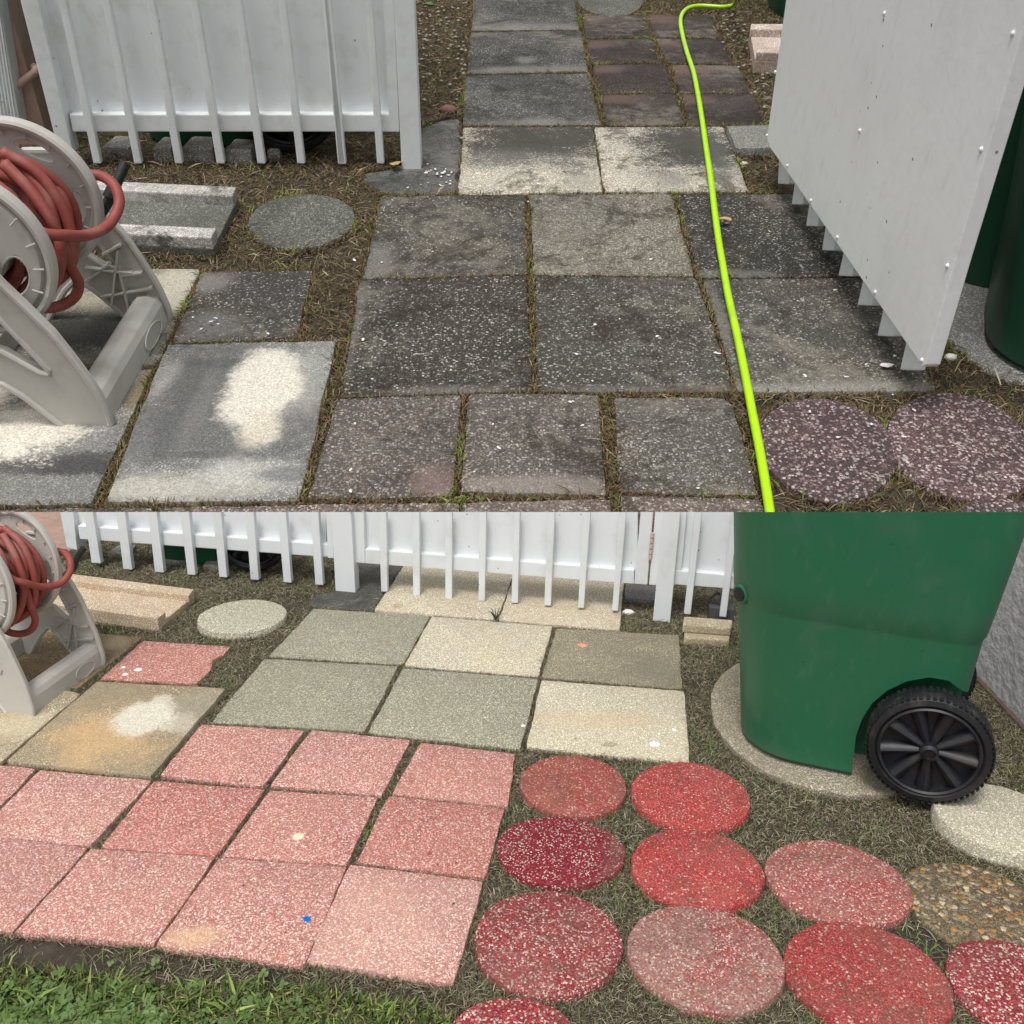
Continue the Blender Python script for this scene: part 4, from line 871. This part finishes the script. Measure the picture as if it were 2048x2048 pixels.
V, Fc = join(*hh); build(B, 'hinge', V, Fc, RUST, parent=gb, smooth=True)
fc = thing(B, 'picket_fence', B.G('n', 1390, 1246), 'short white picket fence section between the gate hinge and the green bin', 'fence')
plateF('jamb', [('b2', 1762, TOP), ('b2', 1812, TOP), ('b2', 1775, 405), ('b2', 1722, 403)], -.012, .022, WHITE_B, fc)
bar(plateF, 'b2', 'post', 1800, 1897, 1743, 1838, 601, 612, .004, .05 * kB, fc)
plateF('panel', [('b3', 0, TOP), ('b3', 330, TOP), ('b3', 330, 380), ('b3', -30, 345)], -.034, .01, WHITE_B, fc)
plateF('rail', [('b3', -30, 318), ('b3', 330, 352), ('b3', 330, 425), ('b3', -30, 398)], -.016, .024, WHITE_B, fc)
plateF('stile', [('b3', 33, TOP), ('b3', 78, TOP), ('b3', 40, 325), ('b3', 5, 321)], -.017, .022, WHITE_B, fc)
bar(plateF, 'b3', 'picket', 117, 155, 54, 92, 563, 567, 0, .016, fc)
bar(plateF, 'b3', 'picket', 325, 360, 250, 288, 578, 582, 0, .016, fc)
# under the lower fence
blkB = aggregate('old block', (.34, .32, .27), [(.2, .19, .16), (.3, .29, .26)], kB, .3, .005, (.08, .075, .06), .6, 5)
for x0, x1, yt, yb, l in ((560, 690, 238, 290, 'low block in the shade under the left end of the lower fence'), (850, 1010, 262, 330, 'pale edged block under the lower fence, near its third picket'), (1090, 1200, 290, 362, 'broken block under the middle of the lower fence'), (1265, 1340, 308, 352, 'small block with a pale top, right of the others under the lower fence')):
    f0 = B.G('b1', x0, yb) + Vector((0, .05, 0)); f1 = B.G('b1', x1, yb + 6) + Vector((0, .05, 0)); tp = max(.02, B.P('b1', x0, yt, f0, nF).z)
    V, Fc = prism([f0 + Vector((0, 0, -.02)), f1 + Vector((0, 0, -.02)), f1 + Vector((-.01, .08, -.02)), f0 + Vector((.01, .08, -.02))], Vector((0, 0, tp + .02)))
    tag(build(B, 'concrete_block', V, Fc, blkB, bevel=.006), l, 'block', 'blocks under the lower fence')
# walls
qv = p0 - nF * .12; polyV, plateV = frame_plane(B, qv, eF, nF)
w = thing(B, 'house_wall', B.G('n', 40, 1110), 'pink stucco house wall behind the lower hose reel', 'wall')
pv = [Vector((p.x, p.y, p.z)) for p in polyV([('n', -400, 980), ('n', 128, 980), ('n', 128, 1080), ('n', -400, 1080)], 0)]; pv[2].z = pv[3].z = -.05; pv[2].x, pv[2].y = pv[1].x, pv[1].y; pv[3].x, pv[3].y = pv[0].x, pv[0].y
V, Fc = prism(pv, -nF * .1); build(B, 'wall_face', V, Fc, PINKW, parent=w)
r0 = B.G('b3', 1640, 890); r1 = B.G('b3', 1932, 1200); dr = (r1 - r0).normalized(); nr = Vector((dr.y, -dr.x, 0))
if nr.x > 0: nr = -nr
w = thing(B, 'house_wall', r0, 'grey stucco wall behind the green bin at the right edge of the lower yard', 'wall')
e0 = r0 - dr * 1.3; e1 = r1 + dr * .6
V, Fc = prism([e0 + Vector((0, 0, -.05)), e1 + Vector((0, 0, -.05)), e1 + Vector((0, 0, 1.15)), e0 + Vector((0, 0, 1.15))], -nr * .15); build(B, 'wall_face', V, Fc, GREYW, parent=w)
BRK = plain('old brick footing', (.12, .08, .06), .9, (.06, .05, .04), .6, 10, .3, .01, 40)
V, Fc = prism([e0 + nr * .022 + Vector((0, 0, -.05)), e1 + nr * .022 + Vector((0, 0, -.05)), e1 + nr * .012 + Vector((0, 0, .012)), e0 + nr * .012 + Vector((0, 0, .012))], -nr * .01); build(B, 'footing', V, Fc, BRK, parent=w)
# bin
qb = B.G('n', 1703, 1557, .02); qb.z = .022
make_bin(B, qb, -20, 1.0, GREEN, 'large green wheeled bin with a black spoked wheel in the lower yard', lid=False)
cq = B.P('n', 513, 1120, p0 - nF * .10, nF); cq.z = 0
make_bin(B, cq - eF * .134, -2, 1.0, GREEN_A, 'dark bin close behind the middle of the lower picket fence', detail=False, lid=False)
# blocks and box right of the gate
tb = aggregate('tan block', (.46, .40, .28), [(.45, .4, .28), (.55, .5, .37)], kB, .3, .004, (.28, .23, .15), .6, 5)
def block(q, z, th, label, mm=tb):
    pl = [B.G(*p, z=z) for p in q]; B.ex.append(np.array([[p.x, p.y] for p in pl])); V, Fc = prism(pl, Vector((0, 0, -th))); return tag(build(B, 'concrete_block', V, Fc, mm, bevel=.005), label, 'block', 'two stacked tan blocks')
block([('b3', 58, 640), ('b3', 312, 655), ('b3', 305, 708), ('b3', 55, 696)], .024, .04, 'lower of the two tan blocks beside the green bin')
block([('b3', 55, 574), ('b3', 325, 594), ('b3', 315, 642), ('b3', 48, 622)], .048, .0235, 'upper of the two tan blocks beside the green bin')
MB_ = plain('grey meter box', (.07, .07, .075), .6, (.15, .15, .15), .4, 20)
mbt = thing(B, 'utility_box', B.G('b3', 260, 575), 'small open dark grey utility box behind the last pickets', 'box')
pl = [B.G(*p, z=.045) for p in (('b3', 190, 490), ('b3', 330, 500), ('b3', 330, 530), ('b3', 195, 525))]; pl[2] += Vector((0, -.01, 0))
V, Fc = prism(pl, Vector((0, 0, -.06))); build(B, 'box_body', V, Fc, MB_, parent=mbt, bevel=.003)
lp = [B.G(*p, z=.05) for p in (('b3', 185, 488), ('b3', 235, 447), ('b3', 262, 452), ('b3', 255, 505))]
V, Fc = tube([p for p in lp], .004, 8, closed=True); build(B, 'lid_frame', V, Fc, MB_, parent=mbt)
make_small = [('b2', 1607, 565, .013, CHIP, 'round white pebble by the right corner of the sandy slabs', 'pebble', B), ('a2', 615, 622, .045, plain('red stone', (.22, .10, .09), .9, (.1, .07, .06), .6, 20), 'reddish broken stone beside the path, behind the white post', 'stone', A),
              ('a3', 385, 915, .022, CHIP, 'pale pebble between the hose-crossed slab and the gate', 'pebble', A), ('a3', 515, 560, .03, blk, 'grey stone at the edge of the open gate', 'stone', A), ('a6', 1525, 570, .022, CHIP, 'white pebble in the dry grass near the gate corner', 'pebble', A)]
for k_, x, y, r, mm, l, ct, S in make_small:
    c = S.G(k_, x, y); rg = random.Random(int(x)); V, Fc = [], []; n1, n2 = 14, 8
    for i in range(n2 + 1):
        for j in range(n1):
            th = math.pi * i / n2; ph = 6.283 * j / n1; q = 1 + .1 * math.sin(3 * ph + i) + rg.uniform(-.03, .03)
            V.append(c + Vector((1.35 * r * q * math.sin(th) * math.cos(ph), r * q * math.sin(th) * math.sin(ph), r * .75 * math.cos(th) + r * .4)))
    for i in range(n2): Fc += [[i * n1 + j, i * n1 + (j + 1) % n1, (i + 1) * n1 + (j + 1) % n1, (i + 1) * n1 + j] for j in range(n1)]
    tag(build(S, ct, V, Fc, mm, smooth='all'), l, ct)
# flakes and leaves
DBR = plain('dark crumb', (.10, .055, .03), .8); STR = plain('straw crumb', (.34, .26, .15), .8)
def flake(S, k_, x, y, sx, z, mat, label, cat, group, name):
    c = S.G(k_, x, y, z); rg = random.Random(int(x * 7 + y)); a0_ = rg.uniform(0, 6.28); pts = []
    for i in range(9):
        a = 6.283 * i / 9; r = sx * rg.uniform(.55, 1.1); p = Vector((math.cos(a) * r, math.sin(a) * r * .6, 0)); p.rotate(Matrix.Rotation(a0_, 3, 'Z')); p.z = rg.uniform(0, .25) * sx; pts.append(c + p)
    V, Fc = prism(pts, Vector((0, 0, -.06 * sx))); return tag(build(S, name, V, Fc, mat), label, cat, group)
zs = .0185 * kA
for i, (k_, x, y, s) in enumerate([('a5', 1425, 378, 9), ('a5', 1408, 425, 5), ('a5', 1320, 540, 9), ('a5', 895, 1060, 10), ('a5', 1300, 212, 5), ('a5', 1195, 240, 5), ('a5', 100, 925, 7), ('a5', 75, 1180, 8), ('a5', 75, 1297, 11), ('a6', 238, 538, 13), ('a6', 1175, 605, 26), ('a6', 890, 187, 9), ('a6', 1060, 598, 6),
                                   ('a4', 1190, 342, 10), ('a4', 1165, 362, 9), ('a4', 1065, 338, 8), ('a4', 1112, 402, 9), ('a4', 1205, 375, 6), ('a4', 1478, 427, 9), ('a3', 1790 - 1330, 778, 9), ('a3', 510, 812, 12), ('a5', 265, 470, 6), ('a5', 195, 678, 6), ('a2', 308, 1105, 6), ('a2', 490, 955, 14), ('a2', 520, 940, 8), ('a2', 575, 975, 9), ('a2', 500, 905, 7), ('a2', 390, 1035, 8), ('a6', 1325, 850, 9), ('a6', 1090, 928, 8), ('a6', 905, 1000, 9), ('a6', 1270, 997, 8), ('a6', 750, 860, 9)]):
    flake(A, k_, x, y, s * .0036 * .36, zs + (.004 if k_ != 'a2' else -.01), CHIP, 'small white flake on the dark paving of the upper yard', 'flake', 'white flakes on the dark slabs', 'paint_flake')
gf = random.Random(99)
for i in range(46):
    x, y = (gf.uniform(700, 1850), gf.uniform(400, 990)) if i < 26 else (gf.uniform(850, 905), gf.uniform(335, 372))
    if x > 1560 and y < (x - 1560) * 1.35 + 400: continue
    flake(A, 'n', x, y, gf.uniform(2.0, 4.6) * .0032, (.0125 * kA if i < 26 else .0075 * kA) + .003, CHIP, 'small white flake on the dark paving of the upper yard', 'flake', 'white flakes on the dark slabs', 'paint_flake')
for i in range(26):
    flake(B, 'n', gf.uniform(20, 1370), gf.uniform(1450, 1930), gf.uniform(.0015, .0035), .0155, gf.choice([DBR, STR]), 'tiny dry leaf crumb lying on the paving of the lower yard', 'leaf crumb', 'dry crumbs on the lower paving', 'leaf_crumb')
LEAF = plain('tan leaf', (.45, .32, .16), .7); BRL = plain('dry leaf', (.30, .17, .08), .7); GRL = plain('green leaf', (.05, .16, .05), .6)
flake(A, 'a2', 328, 905, .05, .05, LEAF, 'tan dry leaf at the foot of the white post', 'leaf', None, 'dry_leaf')
flake(A, 'a2', 505, 25, .07, .03, GRL, 'green leaf on the bare strip at the top', 'leaf', None, 'green_leaf')
flake(A, 'a3', 275, 1210, .045, zs + .02, LEAF, 'pale curled leaf touching the lime hose', 'leaf', None, 'dry_leaf')
flake(B, 'b2', 278, 713, .006, .017, BRL, 'brown leaf bit on the back row left slab', 'leaf', None, 'dry_leaf')

# ------------------------------------------------------------------ soil sheets
def soil(S, name, poly_fn, x0, x1, y0, y1, nx, ny, amp, mat, label_kind='structure', hole=None):
    X = np.linspace(x0, x1, nx); Y = np.linspace(y0, y1, ny); gx, gy = np.meshgrid(X, Y); z = np.zeros_like(gx)
    for i in range(14):
        fx, fy, ph = RNG.uniform(-30, 30) / S.k, RNG.uniform(-30, 30) / S.k, RNG.uniform(0, 6.28); z += np.sin(gx * fx + gy * fy + ph)
    z = z / 14 * amp * S.k
    V = [Vector((a, b, c)) for a, b, c in zip(gx.ravel(), gy.ravel(), z.ravel())]
    Fc = [[j * nx + i, j * nx + i + 1, (j + 1) * nx + i + 1, (j + 1) * nx + i] for j in range(ny - 1) for i in range(nx - 1)]
    o = build(S, name, V, Fc, mat, origin=(0, 0, 0), smooth='all', cut=(S is A)); tag(o, kind='structure'); return o
soil(A, 'ground', None, -6.5, 6.5, 2.3, 18, 200, 260, .006, SOILA)
yF = max(B.G('n', 0, 1094).y, p0.y + .5)
soil(B, 'ground', None, -5.0, 5.0, -1.5, 3.6, 300, 200, .004, SOIL)
# bank that joins the lower yard to the sloping upper yard behind the lower fence
eA0 = [A.M @ A.G('n', x, 1058, .002) for x in (-1900, 3900)]; bl = [Vector((eA0[0].x, 3.42, -.06)), Vector((eA0[1].x, 3.42, -.06))]
V = [bl[0], bl[1], eA0[1], eA0[0], bl[0] + Vector((0, 1.2, 0)), bl[1] + Vector((0, 1.2, 0))]
o = build(B, 'soil_bank', V, [[0, 1, 2, 3]], SOIL, origin=(0, 3.3, 0), cut=False); tag(o, kind='structure')

# ------------------------------------------------------------------ grass and thatch
def inside(pts, poly):
    x, y = pts[:, 0], pts[:, 1]; r = np.zeros(len(pts), bool); n = len(poly); j = n - 1
    for i in range(n):
        xi, yi, xj, yj = poly[i][0], poly[i][1], poly[j][0], poly[j][1]
        with np.errstate(divide='ignore', invalid='ignore'):
            c = ((yi > y) != (yj > y)) & (x < (xj - xi) * (y - yi) / (yj - yi + 1e-12) + xi)
        r ^= c; j = i
    return r
def wave(p, sc, seed):
    g = np.random.default_rng(seed); z = np.zeros(len(p))
    for i in range(10):
        a = g.uniform(0, 6.28); f = sc * g.uniform(.5, 1.6); z += np.sin((p[:, 0] * math.cos(a) + p[:, 1] * math.sin(a)) * f + g.uniform(0, 6.28))
    return z / 3.2
def blades(S, name, region, n, ln, wd, cols, tilt, lift, mat, label, seed, excl=True, joints=0.0, thin=None, bare=0.0, cluster=0.0, zoff=0.0):
    g = np.random.default_rng(seed); poly = np.array([[p.x, p.y] for p in [S.G(*q) for q in region]]) if region and isinstance(region[0], tuple) and isinstance(region[0][0], str) else np.array(region)
    lo, hi = poly.min(0), poly.max(0); out = []; tot = 0; tries = 0
    while tot < n and tries < 60:
        tries += 1
        if joints:
            segs = np.concatenate([np.stack([e, np.roll(e, -1, 0)], 1) for e in S.ex]); ln_ = np.linalg.norm(segs[:, 1] - segs[:, 0], axis=1)
            si = g.choice(len(segs), n, p=ln_ / ln_.sum()); t_ = g.uniform(0, 1, n)[:, None]; p = segs[si, 0] * (1 - t_) + segs[si, 1] * t_ + g.normal(0, joints * S.k, (n, 2))
        else: p = g.uniform(lo, hi, (n, 2))
        p = p[inside(p, poly)]
        if excl:
            for e in S.ex:
                a, b = e.min(0), e.max(0); m_ = (p[:, 0] > a[0]) & (p[:, 0] < b[0]) & (p[:, 1] > a[1]) & (p[:, 1] < b[1])
                idx = np.where(m_)[0]
                if len(idx): p = np.delete(p, idx[inside(p[idx], e)], 0)
        if thin: m_ = inside(p, [(q_.x, q_.y) for q_ in thin]); p = p[~m_ | (g.uniform(0, 1, len(p)) < .22)]
        if bare > 0:
            p = p[wave(p, 11 / S.k, seed + 5) + g.normal(0, .35, len(p)) > -1.2 + bare]
        if cluster > 0:
            p = p[wave(p, 30 / S.k, seed + 9) + g.normal(0, .3, len(p)) > cluster]
        out.append(p); tot += len(p)
    p = np.concatenate(out)[:n]; n = len(p); k = S.k
    L = g.uniform(ln[0], ln[1], n) * k; W = g.uniform(wd[0], wd[1], n) * k; az = g.uniform(0, 2 * np.pi, n); tl = g.uniform(tilt[0], tilt[1], n); bend = g.uniform(-.9, .9, n)
    d = np.c_[np.cos(az), np.sin(az)]; s = np.c_[-np.sin(az), np.cos(az)]
    z0 = g.uniform(lift[0], lift[1], n) * k + zoff
    def pt(t, bendf, rise): 
        q = p + d * (L * t * np.cos(tl))[:, None] + s * (L * bendf * bend)[:, None] * .35
        return q, z0 + L * rise * np.sin(tl)
    q1, h1 = pt(.5, .25, .62); q2, h2 = pt(1., 1., .85)
    h0 = z0 - .002 * k
    V = np.empty((n, 5, 3)); wv = s * (W / 2)[:, None]
    V[:, 0, :2] = p - wv; V[:, 1, :2] = p + wv; V[:, 0, 2] = V[:, 1, 2] = h0
    tw = g.uniform(-.5, .5, n) * W
    V[:, 2, :2] = q1 + wv * .85; V[:, 3, :2] = q1 - wv * .85; V[:, 2, 2] = h1 + tw; V[:, 3, 2] = h1 - tw
    V[:, 4, :2] = q2; V[:, 4, 2] = h2
    me = bpy.data.meshes.new(name); me.vertices.add(n * 5); me.vertices.foreach_set('co', V.reshape(-1).astype(np.float32))
    base = (np.arange(n) * 5)[:, None]; loops = np.concatenate([base + np.array([[0, 1, 2, 3]]), base + np.array([[3, 2, 4]])], 1).reshape(-1)
    me.loops.add(len(loops)); me.loops.foreach_set('vertex_index', loops.astype(np.int32))
    starts = (np.arange(n) * 7)[:, None] + np.array([[0, 4]]); me.polygons.add(n * 2); me.polygons.foreach_set('loop_start', starts.reshape(-1).astype(np.int32))
    me.update(calc_edges=True); me.validate()
    C = np.array([c for c, w_ in cols]); wts = np.array([w_ for c, w_ in cols]); wts = wts / wts.sum()
    ci = g.choice(len(cols), n, p=wts); gr = wave(p, 9 / S.k, seed + 2); c = C[ci] * g.uniform(.6, 1.35, n)[:, None]
    c = np.clip(c, 0, 1); rgba = np.ones((n, 5, 4)); rgba[:, :, :3] = c[:, None, :]
    at = me.color_attributes.new('Col', 'FLOAT_COLOR', 'POINT'); at.data.foreach_set('color', rgba.reshape(-1).astype(np.float32))
    me.materials.append(mat); o = bpy.data.objects.new(name, me); COL.objects.link(o); o.matrix_world = S.M
    return tag(o, label, 'grass', kind='stuff')
DRY = [((.17, .12, .06), 4), ((.11, .075, .038), 5), ((.30, .23, .14), 1.5), ((.085, .08, .03), 2), ((.10, .12, .035), 1.2), ((.06, .045, .03), 3)]
FULLA = [('n', -200, -40), ('n', 2200, -40), ('n', 2420, 1062), ('n', -260, 1062)]
blades(A, 'dry_grass', FULLA, 280000, (.009, .027), (.0008, .0020), DRY, (-.05, .5), (0, .010), BLADES, 'brown dead grass and needles between the slabs of the upper yard', 3)
blades(A, 'dead_straw', FULLA, 26000, (.022, .055), (.0010, .0024), DRY + [((.36, .29, .18), 1.5)], (-.02, .35), (.002, .012), BLADES, 'longer dead straw and pine needles lying on the upper yard soil', 44, cluster=-.1)
blades(A, 'green_grass', FULLA, 3200, (.012, .032), (.0015, .0032), [((.10, .20, .03), 3), ((.17, .24, .05), 2), ((.24, .24, .07), 1)], (.2, 1.1), (0, .006), GBLADES, 'sparse green grass sprouting in the joints of the upper yard', 4, cluster=.75)
DRYB = [((.31, .27, .19), 4), ((.19, .155, .095), 4), ((.40, .35, .25), 2.6), ((.10, .10, .045), 2.5), ((.12, .15, .055), 2), ((.07, .055, .04), 2)]
FULLB = [('n', -200, 1075), ('n', 2250, 1075), ('n', 2420, 2150), ('n', -260, 2150)]
DRYB = [(lum(c_, .86), w_) for c_, w_ in DRYB]
blades(B, 'dry_grass', FULLB, 480000, (.007, .021), (.0007, .0016), DRYB, (-.05, .55), (0, .009), BLADES, 'olive brown thatch of dead grass around the pavers of the lower yard', 6, bare=.16, thin=[B.G('n', *q_) for q_ in ((-100, 1880), (60, 1880), (600, 1955), (930, 2000), (930, 2040), (600, 2010), (60, 1965), (-100, 1940))])
blades(B, 'dead_straw', FULLB, 22000, (.018, .040), (.0008, .0016), DRYB + [((.46, .40, .28), 2)], (-.02, .4), (.002, .010), BLADES, 'longer pale straw strands lying in patches on the lower yard thatch', 45, cluster=.35)
blades(B, 'green_grass', FULLB, 8000, (.012, .03), (.0012, .0024), [((.11, .20, .05), 3), ((.19, .24, .08), 2)], (.3, 1.2), (0, .006), GBLADES, 'scattered green shoots in the thatch of the lower yard', 8, cluster=.7)
LAWN = [('n', -150, 1925), ('n', 60, 1945), ('n', 330, 1985), ('n', 600, 1985), ('n', 780, 2015), ('n', 930, 2035), ('n', 940, 2150), ('n', -200, 2150)]
LW = [((.085, .13, .03), 4), ((.14, .20, .045), 3), ((.26, .32, .09), 1.5), ((.035, .05, .015), 3), ((.20, .16, .08), 2), ((.10, .075, .04), 2)]
blades(B, 'lawn_grass', LAWN, 15000, (.014, .042), (.0018, .0045), LW, (-.05, .9), (0, .012), GBLADES, 'fresh green grass at the lower left corner of the picture', 9, bare=.5)
blades(B, 'lawn_grass', [('n', -150, 2000), ('n', 420, 1985), ('n', 560, 2020), ('n', 560, 2150), ('n', -200, 2150)], 420, (.04, .075), (.0035, .006), LW[:3], (.1, .8), (0, .014), GBLADES, 'broad bladed green grass tufts in the lower left corner', 10)
blades(A, 'joint_grass', FULLA, 42000, (.008, .022), (.0010, .0022), [((.17, .11, .055), 4), ((.10, .065, .035), 4), ((.24, .18, .10), 2), ((.12, .15, .04), 1.6)], (.1, 1.0), (.002, .010), BLADES, 'reddish brown dead grass filling the joints of the upper paving', 31, joints=.006)
blades(A, 'joint_weeds', FULLA, 2300, (.010, .026), (.0014, .003), [((.16, .22, .05), 3), ((.25, .27, .07), 2)], (.3, 1.2), (.002, .008), GBLADES, 'small green weeds in the joints of the upper paving', 32, joints=.005, cluster=1.2)
blades(B, 'joint_grass', FULLB, 36000, (.007, .018), (.0008, .0018), [((.17, .14, .085), 4), ((.10, .08, .05), 4), ((.28, .24, .16), 2), ((.10, .12, .05), 2)], (.1, 1.0), (.002, .008), BLADES, 'dead grass filling the joints of the lower paving', 33, joints=.005, cluster=-.6)
# shell and gravel litter on the bare strip beside the upper path
g = np.random.default_rng(77); V, Fc = [], []
for i in range(240):
    if i < 150: x, y = g.uniform(835, 935), abs(g.normal(0, 150)) - 20
    else: x, y = g.uniform(1440, 1540), g.uniform(20, 240)
    c = A.G('n', x, y, .03); 
    if any(inside(np.array([[c.x, c.y]]), e)[0] for e in A.ex): continue
    r_ = g.uniform(.008, .026); o_ = len(V); nn_ = 7
    for j in range(nn_): a_ = 6.283 * j / nn_; q_ = r_ * g.uniform(.6, 1.2); V.append(c + Vector((math.cos(a_) * q_, math.sin(a_) * q_ * .8, g.uniform(-.2, .2) * r_)))
    V.append(c + Vector((0, 0, r_ * .5))); V.append(c - Vector((0, 0, r_ * .6)))
    for j in range(nn_): Fc += [[o_ + j, o_ + (j + 1) % nn_, o_ + nn_], [o_ + (j + 1) % nn_, o_ + j, o_ + nn_ + 1]]
tag(build(A, 'shell_litter', V, Fc, plain('shell bits', (.36, .33, .28), .85, (.16, .13, .10), .7, 12), origin=(0, 0, 0), smooth='all'), 'pale shell and gravel bits on the bare strips beside the path', kind='stuff')
# clover-like ground leaves
g = np.random.default_rng(21); V, Fc = [], []
for i in range(1500):
    x = g.uniform(-40, 330) if g.random() < .75 else g.uniform(-40, 620); y = 2075 - abs(g.normal(0, 45)); c = B.G('n', x, y, g.uniform(.004, .022)); r = g.uniform(.0035, .007); az = g.uniform(0, 6.28); nx, ny = g.normal(0, .35, 2)
    for L_ in range(3):
        a = az + L_ * 2.09; cc_ = c + Vector((math.cos(a), math.sin(a), 0)) * r * .9; o = len(V)
        for j in range(6):
            t = 6.283 * j / 6; dx, dy = math.cos(t) * r * .8, math.sin(t) * r * .8; V.append(cc_ + Vector((dx, dy, dx * nx + dy * ny)))
        Fc.append(list(range(o, o + 6)))
CLV = plain('clover leaves', (.10, .17, .04), .55, (.16, .24, .07), .8, 40, .3)
me = bpy.data.meshes.new('clover'); me.from_pydata(V, [], Fc); me.materials.append(CLV); o = bpy.data.objects.new('clover', me); COL.objects.link(o); tag(o, 'small round leafed clover in the lower left corner', 'ground cover', kind='stuff')
# weed in the seam of the sandy slabs
wd = []; c = B.G('b2', 876, 596, .014)
for i in range(9):
    a = 6.283 * i / 9 + .3; tip = c + Vector((math.cos(a) * .022, math.sin(a) * .022, .028 + .006 * math.sin(i * 3))); mid = c + (tip - c) * .6 + Vector((0, 0, .008))
    wd.append(tube([c, mid, tip], lambda t: .0016 * (1.15 - t), 5))
V, Fc = join(*wd); tag(build(B, 'weed', V, Fc, plain('weed', (.05, .055, .02), .7)), 'small dark weed in the seam between the sandy slabs', 'weed')
for o in list(bpy.data.objects):
    if '_o' in o: del o['_o']
